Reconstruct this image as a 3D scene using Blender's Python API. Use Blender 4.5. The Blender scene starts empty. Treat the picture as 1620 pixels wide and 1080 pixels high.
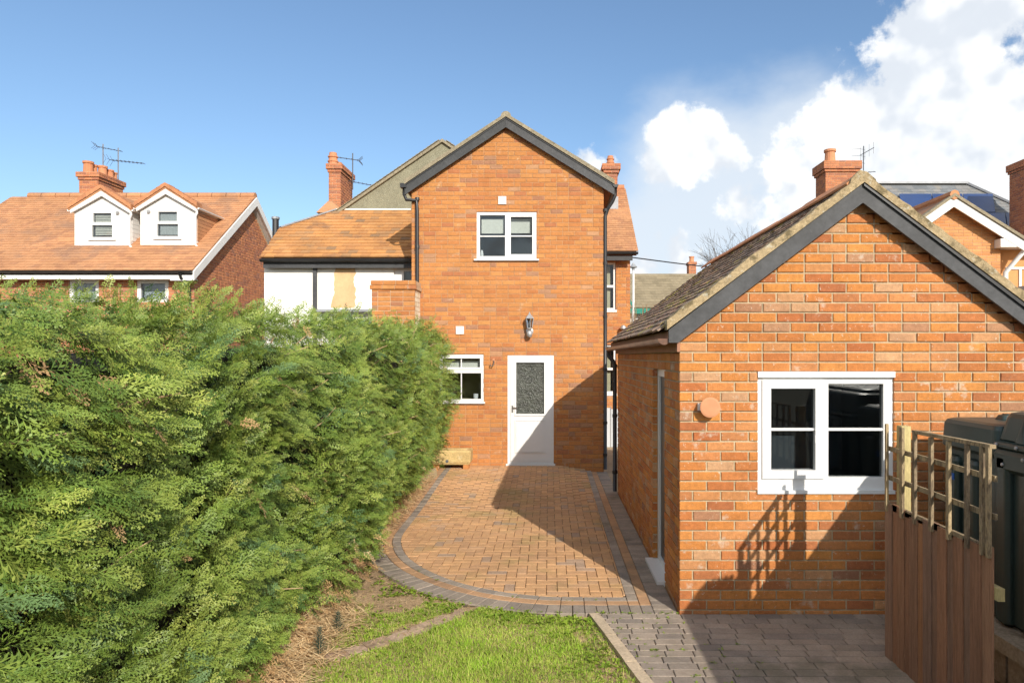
import bpy, math, random
import numpy as np
from mathutils import Vector, Matrix
random.seed(7)
rng = np.random.default_rng(7)
R = math.radians
U = random.uniform

# ------------------------------------------------------------------ camera, sky, sun, exposure
F, CX, CY, H = 1080.0, 868.0, 563.0, 2.18          # photograph: focal length and vanishing point in pixels, eye height in metres
sc = bpy.context.scene
cam = bpy.data.cameras.new('camera'); camo = bpy.data.objects.new('camera', cam)
sc.collection.objects.link(camo); sc.camera = camo
camo.location = (0, 0, H); camo.rotation_euler = (R(90), 0, 0)
cam.sensor_width = 36; cam.lens = 24
cam.shift_x = -(CX - 810) / 1620; cam.shift_y = (CY - 540) / 1620
cam.clip_start = 0.05; cam.clip_end = 2000

SUN = Vector((1.66, -3.95, 2.25)).normalized()     # direction towards the sun
EL = math.asin(SUN.z); AZ = math.atan2(SUN.x, SUN.y)
sl = bpy.data.lights.new('sun', 'SUN'); so = bpy.data.objects.new('sun', sl)
sc.collection.objects.link(so)
sl.energy = 3.0; sl.angle = R(0.5); sl.color = (1.0, 0.93, 0.82)
so.rotation_euler = (-SUN).to_track_quat('-Z', 'Y').to_euler(); so.location = (6, -12, 12)

w = bpy.data.worlds.new('World'); sc.world = w; w.use_nodes = True
wt = w.node_tree; wt.nodes.clear()
def wn(t, **kw):
    n = wt.nodes.new(t)
    for k, v in kw.items(): setattr(n, k, v)
    return n
wl = wt.links.new
def wmath(op, a, b=None, c=None, clamp=False):
    n = wn('ShaderNodeMath', operation=op); n.use_clamp = clamp
    for i, x in enumerate((a, b, c)):
        if x is None: continue
        if isinstance(x, (int, float)): n.inputs[i].default_value = x
        else: wl(x, n.inputs[i])
    return n.outputs[0]
sky = wn('ShaderNodeTexSky', sky_type='NISHITA')
sky.sun_disc = False; sky.sun_elevation = EL; sky.sun_rotation = AZ
sky.air_density = 1.0; sky.dust_density = 1.5; sky.ozone_density = 2.2
tc = wn('ShaderNodeTexCoord'); DIR = tc.outputs['Generated']
def wnoise(scale, detail, rough, off=(0, 0, 0), stretch=(1, 1, 1)):
    mp = wn('ShaderNodeMapping'); mp.inputs['Location'].default_value = off; mp.inputs['Scale'].default_value = stretch
    wl(DIR, mp.inputs['Vector'])
    n = wn('ShaderNodeTexNoise'); n.inputs['Scale'].default_value = scale
    n.inputs['Detail'].default_value = detail; n.inputs['Roughness'].default_value = rough
    wl(mp.outputs[0], n.inputs['Vector']); return n.outputs[0]
def skydir(px, py):
    return Vector(((px - CX) / F, 1.0, (CY - py) / F)).normalized()
def blobs(lst):
    cur = None
    for (px, py, r, wgt) in lst:
        vm = wn('ShaderNodeVectorMath', operation='DISTANCE'); wl(DIR, vm.inputs[0]); vm.inputs[1].default_value = skydir(px, py)
        d = wmath('MULTIPLY_ADD', vm.outputs['Value'], -wgt / (r / F), wgt)
        cur = d if cur is None else wmath('SMOOTH_MAX', cur, d, 0.12)
    return cur
def wramp(x, lo, hi):
    n = wn('ShaderNodeMapRange'); n.interpolation_type = 'SMOOTHSTEP'
    n.inputs['From Min'].default_value = lo; n.inputs['From Max'].default_value = hi
    wl(x, n.inputs['Value']); return n.outputs[0]
def wmix(fac, a, b):
    n = wn('ShaderNodeMix', data_type='RGBA'); n.clamp_factor = True
    wl(fac, n.inputs[0])
    for s, x in ((6, a), (7, b)):
        if isinstance(x, tuple): n.inputs[s].default_value = (*x, 1)
        else: wl(x, n.inputs[s])
    return n.outputs[2]
nz = wnoise(7.0, 9, 0.62)
nz_s = wnoise(7.0, 4, 0.5)
nz_hi = wnoise(7.0, 4, 0.5, off=(0.016, 0.0, 0.022))
veil_n = wnoise(2.6, 6, 0.55, off=(3.1, 0, 1.7), stretch=(1, 1, 1.6))
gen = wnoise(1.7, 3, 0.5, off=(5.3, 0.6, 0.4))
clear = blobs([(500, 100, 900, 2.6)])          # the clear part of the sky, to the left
genb = wmath('SUBTRACT', wmath('MULTIPLY_ADD', gen, 3.2, -1.2), wmath('MAXIMUM', clear, 0.0))  # general cloud; its cover out of view is raised to add fill light
cum = blobs([(1460, 95, 130, .8), (1385, 215, 150, .9), (1530, 210, 150, .9), (1335, 175, 75, .7), (1600, 215, 130, .8), (1345, 310, 140, .9),
             (1500, 350, 220, 1.0), (1092, 222, 66, .8), (1055, 248, 52, .7), (1135, 250, 50, .65), (925, 262, 55, .75), (1165, 325, 50, .6), (1015, 420, 70, .6), (1075, 415, 55, .6)])
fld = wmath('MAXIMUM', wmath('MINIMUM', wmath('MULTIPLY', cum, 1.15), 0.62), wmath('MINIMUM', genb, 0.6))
nz_f = wnoise(23.0, 8, 0.6, off=(1.3, 0.2, 2.1))
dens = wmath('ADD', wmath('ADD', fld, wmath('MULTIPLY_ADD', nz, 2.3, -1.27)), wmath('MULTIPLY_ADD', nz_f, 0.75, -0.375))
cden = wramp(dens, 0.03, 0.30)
lit = wramp(wmath('ADD', wmath('SUBTRACT', nz_s, nz_hi), wmath('MULTIPLY_ADD', nz_f, 0.10, -0.05)), -0.075, 0.045)
base = wramp(dens, 0.25, 1.0)
vb = blobs([(1110, 345, 215, 1.0), (1290, 370, 260, 1.1), (1540, 350, 280, 1.0), (1020, 430, 210, 1.0)])
veil = wramp(wmath('ADD', wmath('MINIMUM', vb, 0.6), wmath('MULTIPLY_ADD', veil_n, 1.5, -0.85)), 0.0, 0.6)
BG = 0.103
skyc = wn('ShaderNodeVectorMath', operation='MULTIPLY'); wl(sky.outputs[0], skyc.inputs[0]); skyc.inputs[1].default_value = (BG * .86, BG * .935, BG * .97)
c_white = wmix(lit, (0.45, 0.48, 0.52), (0.66, 0.66, 0.65))
c_white2 = wmix(wmath('MULTIPLY', base, 0.5), c_white, (0.50, 0.53, 0.57))
s1 = wmix(wmath('MULTIPLY', veil, 0.88), skyc.outputs[0], (0.45, 0.49, 0.535))
s2 = wmix(wmath('MULTIPLY', cden, 0.96), s1, c_white2)
bg = wn('ShaderNodeBackground'); bg.inputs['Strength'].default_value = 1.0; wl(s2, bg.inputs['Color'])
wo = wn('ShaderNodeOutputWorld'); wl(bg.outputs[0], wo.inputs['Surface'])

vs = sc.view_settings
vs.view_transform = 'Standard'; vs.look = 'None'; vs.exposure = 0.85; vs.gamma = 1; vs.use_curve_mapping = False
sc.render.engine = 'CYCLES'
sc.cycles.use_denoising = True; sc.cycles.use_adaptive_sampling = True; sc.cycles.adaptive_threshold = .02
sc.cycles.max_bounces = 7; sc.cycles.diffuse_bounces = 5; sc.cycles.glossy_bounces = 3
sc.cycles.transparent_max_bounces = 12; sc.cycles.caustics_reflective = False; sc.cycles.caustics_refractive = False

# ------------------------------------------------------------------ helpers: geometry
COL = sc.collection
def at(px, py, s): return Vector(((px - CX) / s, F / s, H + (CY - py) / s))   # photo pixel at scale s (pixels per metre) -> point
def gp(px, py, z=0.0): return at(px, py, (py - CY) / (H - z))                 # photo pixel on the ground

class Fr:                                             # a wall's own frame: u along it, w into it, z up
    def __init__(s, O=(0, 0, 0), Uv=(1, 0, 0), W=(0, 1, 0), Z=(0, 0, 1)):
        s.O, s.U, s.W, s.Z = Vector(O), Vector(Uv).normalized(), Vector(W).normalized(), Vector(Z).normalized()
    def p(s, u, w, z): return s.O + s.U * u + s.W * w + s.Z * z
    def m(s, u, w, z):
        M = Matrix.Identity(4)
        for i in range(3): M[i][0], M[i][1], M[i][2] = s.U[i], s.W[i], s.Z[i]
        M.translation = s.p(u, w, z); return M
ID = Fr()

class MB:
    def __init__(s): s.v, s.f, s.r = [], [], []
    def add(s, vs, fs, r=0.0):
        b = len(s.v); s.v += [tuple(v) for v in vs]
        s.f += [tuple(b + i for i in f) for f in fs]; s.r += [r] * len(fs)
    def box(s, a, b, fr=ID, r=0.0):
        (x0, y0, z0), (x1, y1, z1) = a, b
        P = [fr.p(x, y, z) for z in (z0, z1) for (x, y) in ((x0, y0), (x1, y0), (x1, y1), (x0, y1))]
        s.add(P, [(3, 2, 1, 0), (4, 5, 6, 7), (0, 1, 5, 4), (1, 2, 6, 5), (2, 3, 7, 6), (3, 0, 4, 7)], r)
        return s
    def prism(s, poly, d, r=0.0):                     # polygon (world points) pushed along d
        d = Vector(d); n = len(poly); P = [Vector(p) for p in poly]
        s.add(P + [p + d for p in P], [tuple(reversed(range(n))), tuple(range(n, 2 * n))] + [(i, (i + 1) % n, n + (i + 1) % n, n + i) for i in range(n)], r)
        return s
    def bar(s, p, q, wd, ht, up=(0, 0, 1), r=0.0):    # rectangular bar from p to q
        p, q = Vector(p), Vector(q); d = (q - p).normalized(); up = Vector(up)
        a = d.cross(up).normalized(); b = a.cross(d).normalized()
        ring = [a * x * wd / 2 + b * y * ht / 2 for (x, y) in ((-1, -1), (1, -1), (1, 1), (-1, 1))]
        s.add([p + o for o in ring] + [q + o for o in ring], [(0, 1, 2, 3), (7, 6, 5, 4)] + [(i, i + 4, (i + 1) % 4 + 4, (i + 1) % 4) for i in range(4)], r)
        return s
    def tube(s, pts, rad, n=8, r=0.0, cap=True):
        pts = [Vector(p) for p in pts]; k = len(pts)
        rad = [rad] * k if isinstance(rad, (int, float)) else rad
        d0 = (pts[1] - pts[0]).normalized()
        ref = Vector((0, 0, 1)) if abs(d0.z) < .9 else Vector((1, 0, 0))
        V = []
        for i, p in enumerate(pts):
            d = (pts[min(i + 1, k - 1)] - pts[max(i - 1, 0)]).normalized()
            a = d.cross(ref).normalized(); b = a.cross(d).normalized()
            V += [p + (a * math.cos(t) + b * math.sin(t)) * rad[i] for t in (2 * math.pi * j / n for j in range(n))]
        Fc = [(i * n + j, i * n + (j + 1) % n, (i + 1) * n + (j + 1) % n, (i + 1) * n + j) for i in range(k - 1) for j in range(n)]
        if cap: Fc += [tuple(range(n)), tuple(reversed(range((k - 1) * n, k * n)))]
        s.add(V, Fc, r); return s
    def lathe(s, c, prof, n=16, r=0.0, ax=None):      # profile [(radius, height)] about an axis through c
        c = Vector(c); A = Vector(ax or (0, 0, 1)).normalized()
        e = A.orthogonal().normalized(); g = A.cross(e); k = len(prof)
        V = [c + A * h + (e * math.cos(2 * math.pi * j / n) + g * math.sin(2 * math.pi * j / n)) * q for (q, h) in prof for j in range(n)]
        Fc = [(i * n + j, i * n + (j + 1) % n, (i + 1) * n + (j + 1) % n, (i + 1) * n + j) for i in range(k - 1) for j in range(n)]
        Fc += [tuple(reversed(range(n))), tuple(range((k - 1) * n, k * n))]
        s.add(V, Fc, r); return s
    def plate(s, xs, zs, solid, w0, w1, fr=ID, r=0.0):  # board with rectangular holes, closed
        xs, zs = sorted(set(round(x, 5) for x in xs)), sorted(set(round(z, 5) for z in zs))
        S = {(i, j): solid((xs[i] + xs[i + 1]) / 2, (zs[j] + zs[j + 1]) / 2) for i in range(len(xs) - 1) for j in range(len(zs) - 1)}
        for (i, j), on in S.items():
            if not on: continue
            x0, x1, z0, z1 = xs[i], xs[i + 1], zs[j], zs[j + 1]
            q = lambda *P: s.add([fr.p(*p) for p in P], [(0, 1, 2, 3)], r)
            q((x0, w0, z0), (x1, w0, z0), (x1, w0, z1), (x0, w0, z1)); q((x0, w1, z0), (x0, w1, z1), (x1, w1, z1), (x1, w1, z0))
            if not S.get((i - 1, j)): q((x0, w0, z0), (x0, w0, z1), (x0, w1, z1), (x0, w1, z0))
            if not S.get((i + 1, j)): q((x1, w0, z0), (x1, w1, z0), (x1, w1, z1), (x1, w0, z1))
            if not S.get((i, j - 1)): q((x0, w0, z0), (x0, w1, z0), (x1, w1, z0), (x1, w0, z0))
            if not S.get((i, j + 1)): q((x0, w0, z1), (x1, w0, z1), (x1, w1, z1), (x0, w1, z1))
        return s
    def mesh(s, name, mat, smooth=False):
        me = bpy.data.meshes.new(name); me.from_pydata(s.v, [], s.f)
        a = me.attributes.new('rnd', 'FLOAT', 'FACE'); a.data.foreach_set('value', s.r)
        if mat: me.materials.append(mat)
        if smooth: me.shade_smooth()
        return me
    def build(s, name, mat, parent=None, smooth=False, **kw):
        return link(name, s.mesh(name, mat, smooth), parent, **kw)

def plate_rects(x0, x1, z0, z1, holes):
    xs = [x0, x1] + [v for h in holes for v in h[:2]]; zs = [z0, z1] + [v for h in holes for v in h[2:]]
    return xs, zs, (lambda x, z: x0 < x < x1 and z0 < z < z1 and not any(h[0] < x < h[1] and h[2] < z < h[3] for h in holes))
def tag(o, label=None, cat=None, group=None, kind=None):
    for k, v in (('label', label), ('category', cat), ('group', group), ('kind', kind)):
        if v: o[k] = v
    return o
ROOTS = {}
def link(name, data, parent=None, M=None, **kw):
    o = bpy.data.objects.new(name, data); COL.objects.link(o)
    if parent is not None:
        o.parent = parent
        if parent.name in ROOTS: o.matrix_parent_inverse = Matrix.Translation(-ROOTS[parent.name])
    if M is not None: o.matrix_basis = M
    return tag(o, **kw)
def thing(name, loc, label, cat, group=None):
    o = bpy.data.objects.new(name, None); COL.objects.link(o); o.location = loc; o.empty_display_size = .1
    ROOTS[o.name] = Vector(loc); return tag(o, label, cat, group)
def npmesh(name, V, Q, mat, rnd=None, parent=None, **kw):   # V (n,3), Q (m,4) or (m,3)
    me = bpy.data.meshes.new(name); k = Q.shape[1]
    me.vertices.add(len(V)); me.vertices.foreach_set('co', np.asarray(V, np.float32).ravel())
    me.loops.add(Q.size); me.loops.foreach_set('vertex_index', Q.astype(np.int32).ravel())
    me.polygons.add(len(Q)); me.polygons.foreach_set('loop_start', np.arange(0, Q.size, k, dtype=np.int32))
    me.update(calc_edges=True)
    if rnd is not None:
        a = me.attributes.new('rnd', 'FLOAT', 'FACE'); a.data.foreach_set('value', np.asarray(rnd, np.float32))
    me.materials.append(mat)
    return link(name, me, parent, **kw)

# ------------------------------------------------------------------ helpers: materials
def mat(name, ramp, rough=.8, noise=(), bump=None, stain=(), spec=.3, metal=0., stretch=(1, 1, 1), trans=0., coat=0.):
    m = bpy.data.materials.new(name); m.use_nodes = True; t = m.node_tree; t.nodes.clear(); L = t.links.new
    N = t.nodes.new
    geo = N('ShaderNodeNewGeometry'); mp = N('ShaderNodeMapping'); mp.inputs['Scale'].default_value = stretch; L(geo.outputs['Position'], mp.inputs[0])
    def nz(scale, detail=4, ro=.6, off=0.):
        n = N('ShaderNodeTexNoise'); n.inputs['Scale'].default_value = scale; n.inputs['Detail'].default_value = detail; n.inputs['Roughness'].default_value = ro
        if off:
            q = N('ShaderNodeMapping'); q.inputs['Location'].default_value = (off, off * .7, off * 1.3); L(mp.outputs[0], q.inputs[0]); L(q.outputs[0], n.inputs['Vector'])
        else: L(mp.outputs[0], n.inputs['Vector'])
        return n.outputs[0]
    def mr(x, a, b, c, d, smooth=False):
        n = N('ShaderNodeMapRange')
        if smooth: n.interpolation_type = 'SMOOTHSTEP'
        for k, v in zip(('From Min', 'From Max', 'To Min', 'To Max'), (a, b, c, d)): n.inputs[k].default_value = v
        L(x, n.inputs['Value']); return n.outputs[0]
    out = N('ShaderNodeOutputMaterial'); b = N('ShaderNodeBsdfPrincipled')
    if isinstance(ramp, tuple) and not isinstance(ramp[0], (tuple, list)): ramp = [(0, ramp)]
    rr = N('ShaderNodeValToRGB'); cr = rr.color_ramp
    for i, (p, c) in enumerate(ramp):
        e = cr.elements[i] if i < 2 else cr.elements.new(p)
        e.position = p; e.color = (*c, 1)
    if len(ramp) == 1: cr.elements[1].position = 1; cr.elements[1].color = (*ramp[0][1], 1)
    at_ = N('ShaderNodeAttribute'); at_.attribute_name = 'rnd'; oi = N('ShaderNodeObjectInfo')
    ad = N('ShaderNodeMath'); ad.operation = 'ADD'; L(at_.outputs['Fac'], ad.inputs[0]); L(oi.outputs['Random'], ad.inputs[1])
    fr = N('ShaderNodeMath'); fr.operation = 'FRACT'; L(ad.outputs[0], fr.inputs[0]); L(fr.outputs[0], rr.inputs[0])
    col = rr.outputs[0]
    for k, (scale, amt) in enumerate(noise):
        v = N('ShaderNodeVectorMath'); v.operation = 'SCALE'; L(col, v.inputs[0])
        L(mr(nz(scale, 5, .62, off=k * 7.3), .25, .75, 1 - amt, 1 + amt), v.inputs['Scale']); col = v.outputs[0]
    for k, (c, scale, lo, hi, mx) in enumerate(stain):
        x = N('ShaderNodeMix'); x.data_type = 'RGBA'; L(mr(nz(scale, 6, .65, off=13.1 + k * 5.7), lo, hi, 0, mx, True), x.inputs[0]); L(col, x.inputs[6]); x.inputs[7].default_value = (*c, 1); col = x.outputs[2]
    L(col, b.inputs['Base Color'])
    b.inputs['Roughness'].default_value = rough; b.inputs['Specular IOR Level'].default_value = spec; b.inputs['Metallic'].default_value = metal
    if coat: b.inputs['Coat Weight'].default_value = coat
    if bump:
        bn = N('ShaderNodeBump'); bn.inputs['Strength'].default_value = bump[1]; bn.inputs['Distance'].default_value = bump[2]
        L(nz(bump[0], 5, .65, off=3.3), bn.inputs['Height']); L(bn.outputs[0], b.inputs['Normal'])
    if trans:
        tr = N('ShaderNodeBsdfTranslucent'); L(col, tr.inputs['Color']); mx = N('ShaderNodeMixShader'); mx.inputs[0].default_value = trans
        L(b.outputs[0], mx.inputs[1]); L(tr.outputs[0], mx.inputs[2]); L(mx.outputs[0], out.inputs[0])
    else: L(b.outputs[0], out.inputs[0])
    return m
def glass(name, tint=(.55, .62, .66), gl=.02, ior=1.5):
    m = bpy.data.materials.new(name); m.use_nodes = True; t = m.node_tree; t.nodes.clear(); N = t.nodes.new; L = t.links.new
    o = N('ShaderNodeOutputMaterial'); f = N('ShaderNodeFresnel'); f.inputs[0].default_value = ior
    a = N('ShaderNodeBsdfTransparent'); a.inputs[0].default_value = (*tint, 1); g = N('ShaderNodeBsdfGlossy'); g.inputs['Roughness'].default_value = gl
    mp = N('ShaderNodeNewGeometry'); n = N('ShaderNodeTexNoise'); n.inputs['Scale'].default_value = 1.2; L(mp.outputs['Position'], n.inputs['Vector'])
    bn = N('ShaderNodeBump'); bn.inputs['Strength'].default_value = .05; bn.inputs['Distance'].default_value = .05; L(n.outputs[0], bn.inputs['Height']); L(bn.outputs[0], g.inputs['Normal'])
    x = N('ShaderNodeMixShader'); L(f.outputs[0], x.inputs[0]); L(a.outputs[0], x.inputs[1]); L(g.outputs[0], x.inputs[2]); L(x.outputs[0], o.inputs[0])
    return m

LIME = (.55, .47, .38)
m_brick_g = mat('garage_brick', [(0, (0.435, 0.157, 0.047)), (.16, (0.498, 0.200, 0.052)), (.3, (0.382, 0.124, 0.043)), (.42, (0.530, 0.227, 0.060)), (.54, (0.445, 0.162, 0.056)), (.66, (0.477, 0.216, 0.082)), (.76, (0.350, 0.119, 0.047)), (.86, (0.488, 0.189, 0.056)), (.94, (0.477, 0.275, 0.146)), (1, (0.286, 0.130, 0.073))],
                rough=.9, noise=[(1.1, .12), (6, .12), (28, .2), (140, .16)], bump=(70, .7, .008), stain=[((.22, .07, .04), 5, .60, .75, .5), (LIME, 7, .59, .71, .6), ((.60, .52, .42), 34, .62, .70, .7)])
m_mortar_g = mat('garage_mortar', (.43, .35, .23), rough=.95, noise=[(6, .2), (60, .25)], bump=(120, .6, .006), stain=[((.25, .20, .13), 3, .55, .75, .6)])
m_brick_h = mat('house_brick', [(0, (0.442, 0.179, 0.058)), (.25, (0.479, 0.207, 0.067)), (.45, (0.414, 0.155, 0.054)), (.6, (0.498, 0.226, 0.075)), (.78, (0.451, 0.188, 0.067)), (.88, (0.385, 0.145, 0.063)), (.94, (0.320, 0.164, 0.096)), (1, (0.461, 0.244, 0.124))],
                rough=.9, noise=[(.7, .10), (4, .10), (25, .18), (120, .14)], bump=(90, .5, .006), stain=[((.55, .40, .27), 6, .60, .72, .55), ((.24, .12, .08), 3, .62, .78, .4)])
m_mortar_h = mat('house_mortar', (.44, .28, .16), rough=.95, noise=[(5, .2), (50, .2)], bump=(120, .5, .005))
m_brick_f = mat('old_brick', [(0, (.43, .17, .08)), (.4, (.49, .20, .095)), (.7, (.39, .145, .075)), (1, (.32, .14, .09))], rough=.9, noise=[(3, .12), (40, .15)])
m_brick_y = mat('buff_brick', [(0, (.56, .26, .10)), (.5, (.60, .29, .12)), (1, (.50, .21, .08))], rough=.9, noise=[(3, .1), (40, .12)])
m_mortar_f = mat('pale_mortar', (.50, .36, .24), rough=.95, noise=[(6, .2)])
m_white = mat('white_upvc', (.72, .72, .715), rough=.35, spec=.5, noise=[(1.5, .03), (14, .02)])
m_whitew = mat('white_painted_board', (.72, .71, .69), rough=.55, noise=[(3, .06)])
m_render = mat('white_render', (.80, .78, .74), rough=.9, noise=[(2, .05), (30, .04)], bump=(60, .3, .004), stain=[((.55, .5, .42), 1.2, .62, .8, .35)])
m_peach = mat('bare_plaster', (.60, .40, .22), rough=.9, noise=[(2.5, .15), (25, .08)], bump=(40, .3, .004))
m_pebble = mat('pebbledash', (.25, .235, .165), rough=.95, noise=[(1.2, .15), (9, .12), (55, .35)], bump=(70, .8, .02), stain=[((.33, .32, .24), 4, .56, .7, .5)])
m_black = mat('black_plastic', (.022, .022, .024), rough=.4, spec=.5, noise=[(4, .2)])
m_barge = mat('black_painted_board', [(0, (.05, .052, .055)), (1, (.065, .066, .07))], rough=.62, noise=[(3, .25), (22, .25)], stretch=(1, 1, 1), bump=(30, .3, .004), stain=[((.22, .22, .22), 26, .66, .74, .55)])
m_gutter = mat('rust_reflection_gutter', (.13, .060, .035), rough=.35, spec=.5, noise=[(6, .3)], stain=[((.03, .025, .02), 5, .5, .65, .7)])  # black gutter; its rusty reflection is put into the brown base colour
m_softwood = mat('soffit_wood', (.33, .16, .10), rough=.75, noise=[(4, .15), (30, .2)])
m_verge = mat('verge_mortar', (.36, .275, .16), rough=.95, noise=[(5, .2), (30, .3), (110, .25)], bump=(50, .8, .012), stain=[((.12, .095, .05), 9, .50, .64, .85), ((.46, .43, .34), 20, .58, .66, .7)])
m_verge_h = mat('house_verge_mortar', (.27, .23, .16), rough=.95, noise=[(5, .2), (30, .3)], bump=(50, .8, .012), stain=[((.12, .10, .07), 9, .55, .66, .8)])
m_tile_g = mat('garage_roof_tile', [(0, (.20, .145, .11)), (.4, (.27, .19, .14)), (.7, (.16, .125, .105)), (1, (.36, .21, .14))], rough=.9, noise=[(5, .25), (40, .3)], bump=(70, .6, .008),
               stain=[((.34, .30, .05), 3.2, .55, .64, .9), ((.42, .35, .23), 11, .60, .70, .6), ((.16, .17, .03), 7, .62, .7, .8)])
m_tile_o = mat('orange_roof_tile', [(0, (0.420, 0.200, 0.075)), (.3, (0.500, 0.250, 0.090)), (.6, (0.380, 0.180, 0.071)), (.85, (0.460, 0.235, 0.094)), (1, (0.240, 0.150, 0.086))], rough=.85, noise=[(1.2, .2), (30, .15)], stain=[((.20, .12, .08), 2.2, .56, .7, .55)])
m_tile_l = mat('clay_roof_tile', [(0, (0.420, 0.211, 0.105)), (.5, (0.480, 0.245, 0.121)), (1, (0.360, 0.176, 0.094))], rough=.85, noise=[(.7, .18), (8, .15)], stain=[((.24, .15, .11), .8, .5, .68, .6)])
m_tile_b = mat('brown_roof_tile', [(0, (.22, .18, .115)), (1, (.28, .23, .15))], rough=.9, noise=[(2, .2)])
m_slate = mat('slate', [(0, (.14, .15, .16)), (.5, (.18, .19, .20)), (1, (.22, .21, .20))], rough=.6, noise=[(1, .15), (20, .15)], stain=[((.26, .23, .18), 2.2, .55, .7, .5)])
m_ridge = mat('ridge_tile', [(0, (.42, .18, .09)), (1, (.50, .23, .11))], rough=.85, noise=[(5, .2)])
m_terra = mat('terracotta', [(0, (.50, .20, .10)), (1, (.55, .25, .13))], rough=.8, noise=[(7, .15)])
m_lead = mat('lead', (.30, .31, .33), rough=.5, noise=[(5, .2)], metal=.2)
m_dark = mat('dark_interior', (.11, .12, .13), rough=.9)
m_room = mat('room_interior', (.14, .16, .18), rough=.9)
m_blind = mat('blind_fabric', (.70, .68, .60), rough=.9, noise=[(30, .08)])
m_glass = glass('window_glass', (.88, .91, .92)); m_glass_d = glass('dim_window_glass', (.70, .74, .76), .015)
m_frost = mat('patterned_glass', (.05, .055, .045), rough=.25, spec=.6, noise=[(7, .6)], bump=(22, 1.0, .03), stain=[((.10, .105, .09), 16, .48, .68, .6)])
m_metal = mat('brushed_steel', (.45, .45, .45), rough=.3, metal=1.0)
m_galv = mat('galvanised', (.35, .36, .37), rough=.4, metal=.6)
m_aerial = mat('aerial_metal', (.10, .10, .11), rough=.4, metal=.5)
m_paver = mat('clay_paver', [(0, (0.503, 0.288, 0.146)), (.3, (0.555, 0.322, 0.159)), (.55, (0.473, 0.274, 0.146)), (.8, (0.576, 0.331, 0.159)), (.93, (0.483, 0.298, 0.173)), (1, (0.349, 0.250, 0.182))], rough=.85, noise=[(1.1, .18), (8, .12), (60, .15)], bump=(80, .4, .005),
              stain=[((.33, .25, .10), 1.0, .50, .66, .6), ((.6, .57, .5), 7, .73, .77, .7), ((.16, .11, .07), 3, .6, .75, .4)])
m_paver_d = mat('charcoal_paver', [(0, (.27, .225, .18)), (.5, (.33, .27, .215)), (1, (.23, .195, .165))], rough=.85, noise=[(1.5, .2), (9, .15), (70, .2)], bump=(80, .4, .005), stain=[((.10, .095, .055), 1.4, .55, .7, .5), ((.5, .47, .42), 8, .74, .78, .6)])
m_paver_t = mat('tan_paver', [(0, (.40, .24, .13)), (.5, (.46, .27, .145)), (1, (.36, .22, .13))], rough=.85, noise=[(1.1, .18), (8, .15), (60, .15)], bump=(80, .4, .005), stain=[((.25, .19, .12), 2.0, .50, .66, .6)])
m_joint = mat('joint_sand', (.13, .10, .06), rough=1., noise=[(20, .3)])
m_kerb = mat('concrete_edging', (.50, .40, .28), rough=.9, noise=[(4, .2), (50, .3)], bump=(60, .6, .006), stain=[((.16, .12, .08), 5, .55, .7, .7)])
m_path = mat('worn_edging_brick', [(0, (.42, .29, .20)), (1, (.50, .36, .26))], rough=.95, noise=[(6, .25), (40, .2)], bump=(40, .6, .01), stain=[((.16, .12, .07), 6, .5, .7, .8)])
m_soil = mat('soil', (.42, .29, .165), rough=1., noise=[(4, .25), (30, .35), (140, .3)], bump=(50, 1., .02), stain=[((.12, .08, .045), 6, .55, .7, .7), ((.48, .38, .22), 14, .6, .7, .6)])
m_field = mat('rough_ground', (.12, .105, .06), rough=1., noise=[(.3, .3), (4, .3)])
m_gravel = mat('gravel_yard', (.36, .27, .17), rough=1., noise=[(2, .2), (40, .3)])
m_grass = mat('grass_blade', [(0, (0.284, 0.477, 0.046)), (.35, (0.413, 0.617, 0.062)), (.6, (0.348, 0.546, 0.057)), (.8, (0.542, 0.644, 0.114)), (.93, (0.645, 0.631, 0.194)), (1, (0.723, 0.644, 0.274))], rough=.6, noise=[(2.5, .3)], trans=.35, spec=.25)
m_weed = mat('weed_leaf', [(0, (.22, .33, .03)), (.5, (.30, .40, .045)), (1, (.18, .28, .04))], rough=.5, trans=.3, noise=[(4, .25)], spec=.3)
m_hedge = mat('conifer_spray', [(0, (0.042, 0.090, 0.018)), (.25, (0.080, 0.147, 0.026)), (.5, (0.135, 0.207, 0.033)), (.75, (0.211, 0.276, 0.047)), (.92, (0.287, 0.336, 0.065)), (1, (0.354, 0.362, 0.094))], rough=.5, noise=[(1.3, .22), (5, .2)], trans=.08, spec=.35)
m_hedge_b = mat('bluish_conifer_spray', [(0, (.09, .18, .07)), (1, (.17, .27, .10))], rough=.55, trans=.25, noise=[(3, .2)])
m_dead = mat('dry_conifer_spray', [(0, (.38, .22, .10)), (.5, (.50, .33, .16)), (1, (.56, .42, .24))], rough=.85, trans=.15, noise=[(4, .25)])
m_straw = mat('dry_litter', [(0, (0.511, 0.330, 0.164)), (.5, (0.726, 0.515, 0.265)), (1, (0.887, 0.686, 0.403))], rough=.9, noise=[(4, .25)])
m_twig = mat('pale_twig', [(0, (.34, .22, .12)), (1, (.46, .34, .2))], rough=.85, noise=[(20, .2)])
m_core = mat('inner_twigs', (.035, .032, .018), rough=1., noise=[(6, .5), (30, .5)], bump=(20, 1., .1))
m_bark = mat('bark', (.13, .11, .095), rough=.95, noise=[(8, .3)])
m_fence = mat('brown_stained_board', [(0, (0.227, 0.119, 0.072)), (.35, (0.299, 0.149, 0.084)), (.6, (0.203, 0.125, 0.089)), (.85, (0.347, 0.166, 0.080)), (1, (0.239, 0.154, 0.112))], rough=.75, noise=[(5, .25), (18, .22), (60, .25)], stretch=(6, 6, .35), bump=(60, .6, .006), stain=[((.42, .34, .25), 20, .66, .74, .6), ((.09, .05, .035), 9, .62, .72, .7)])
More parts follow.
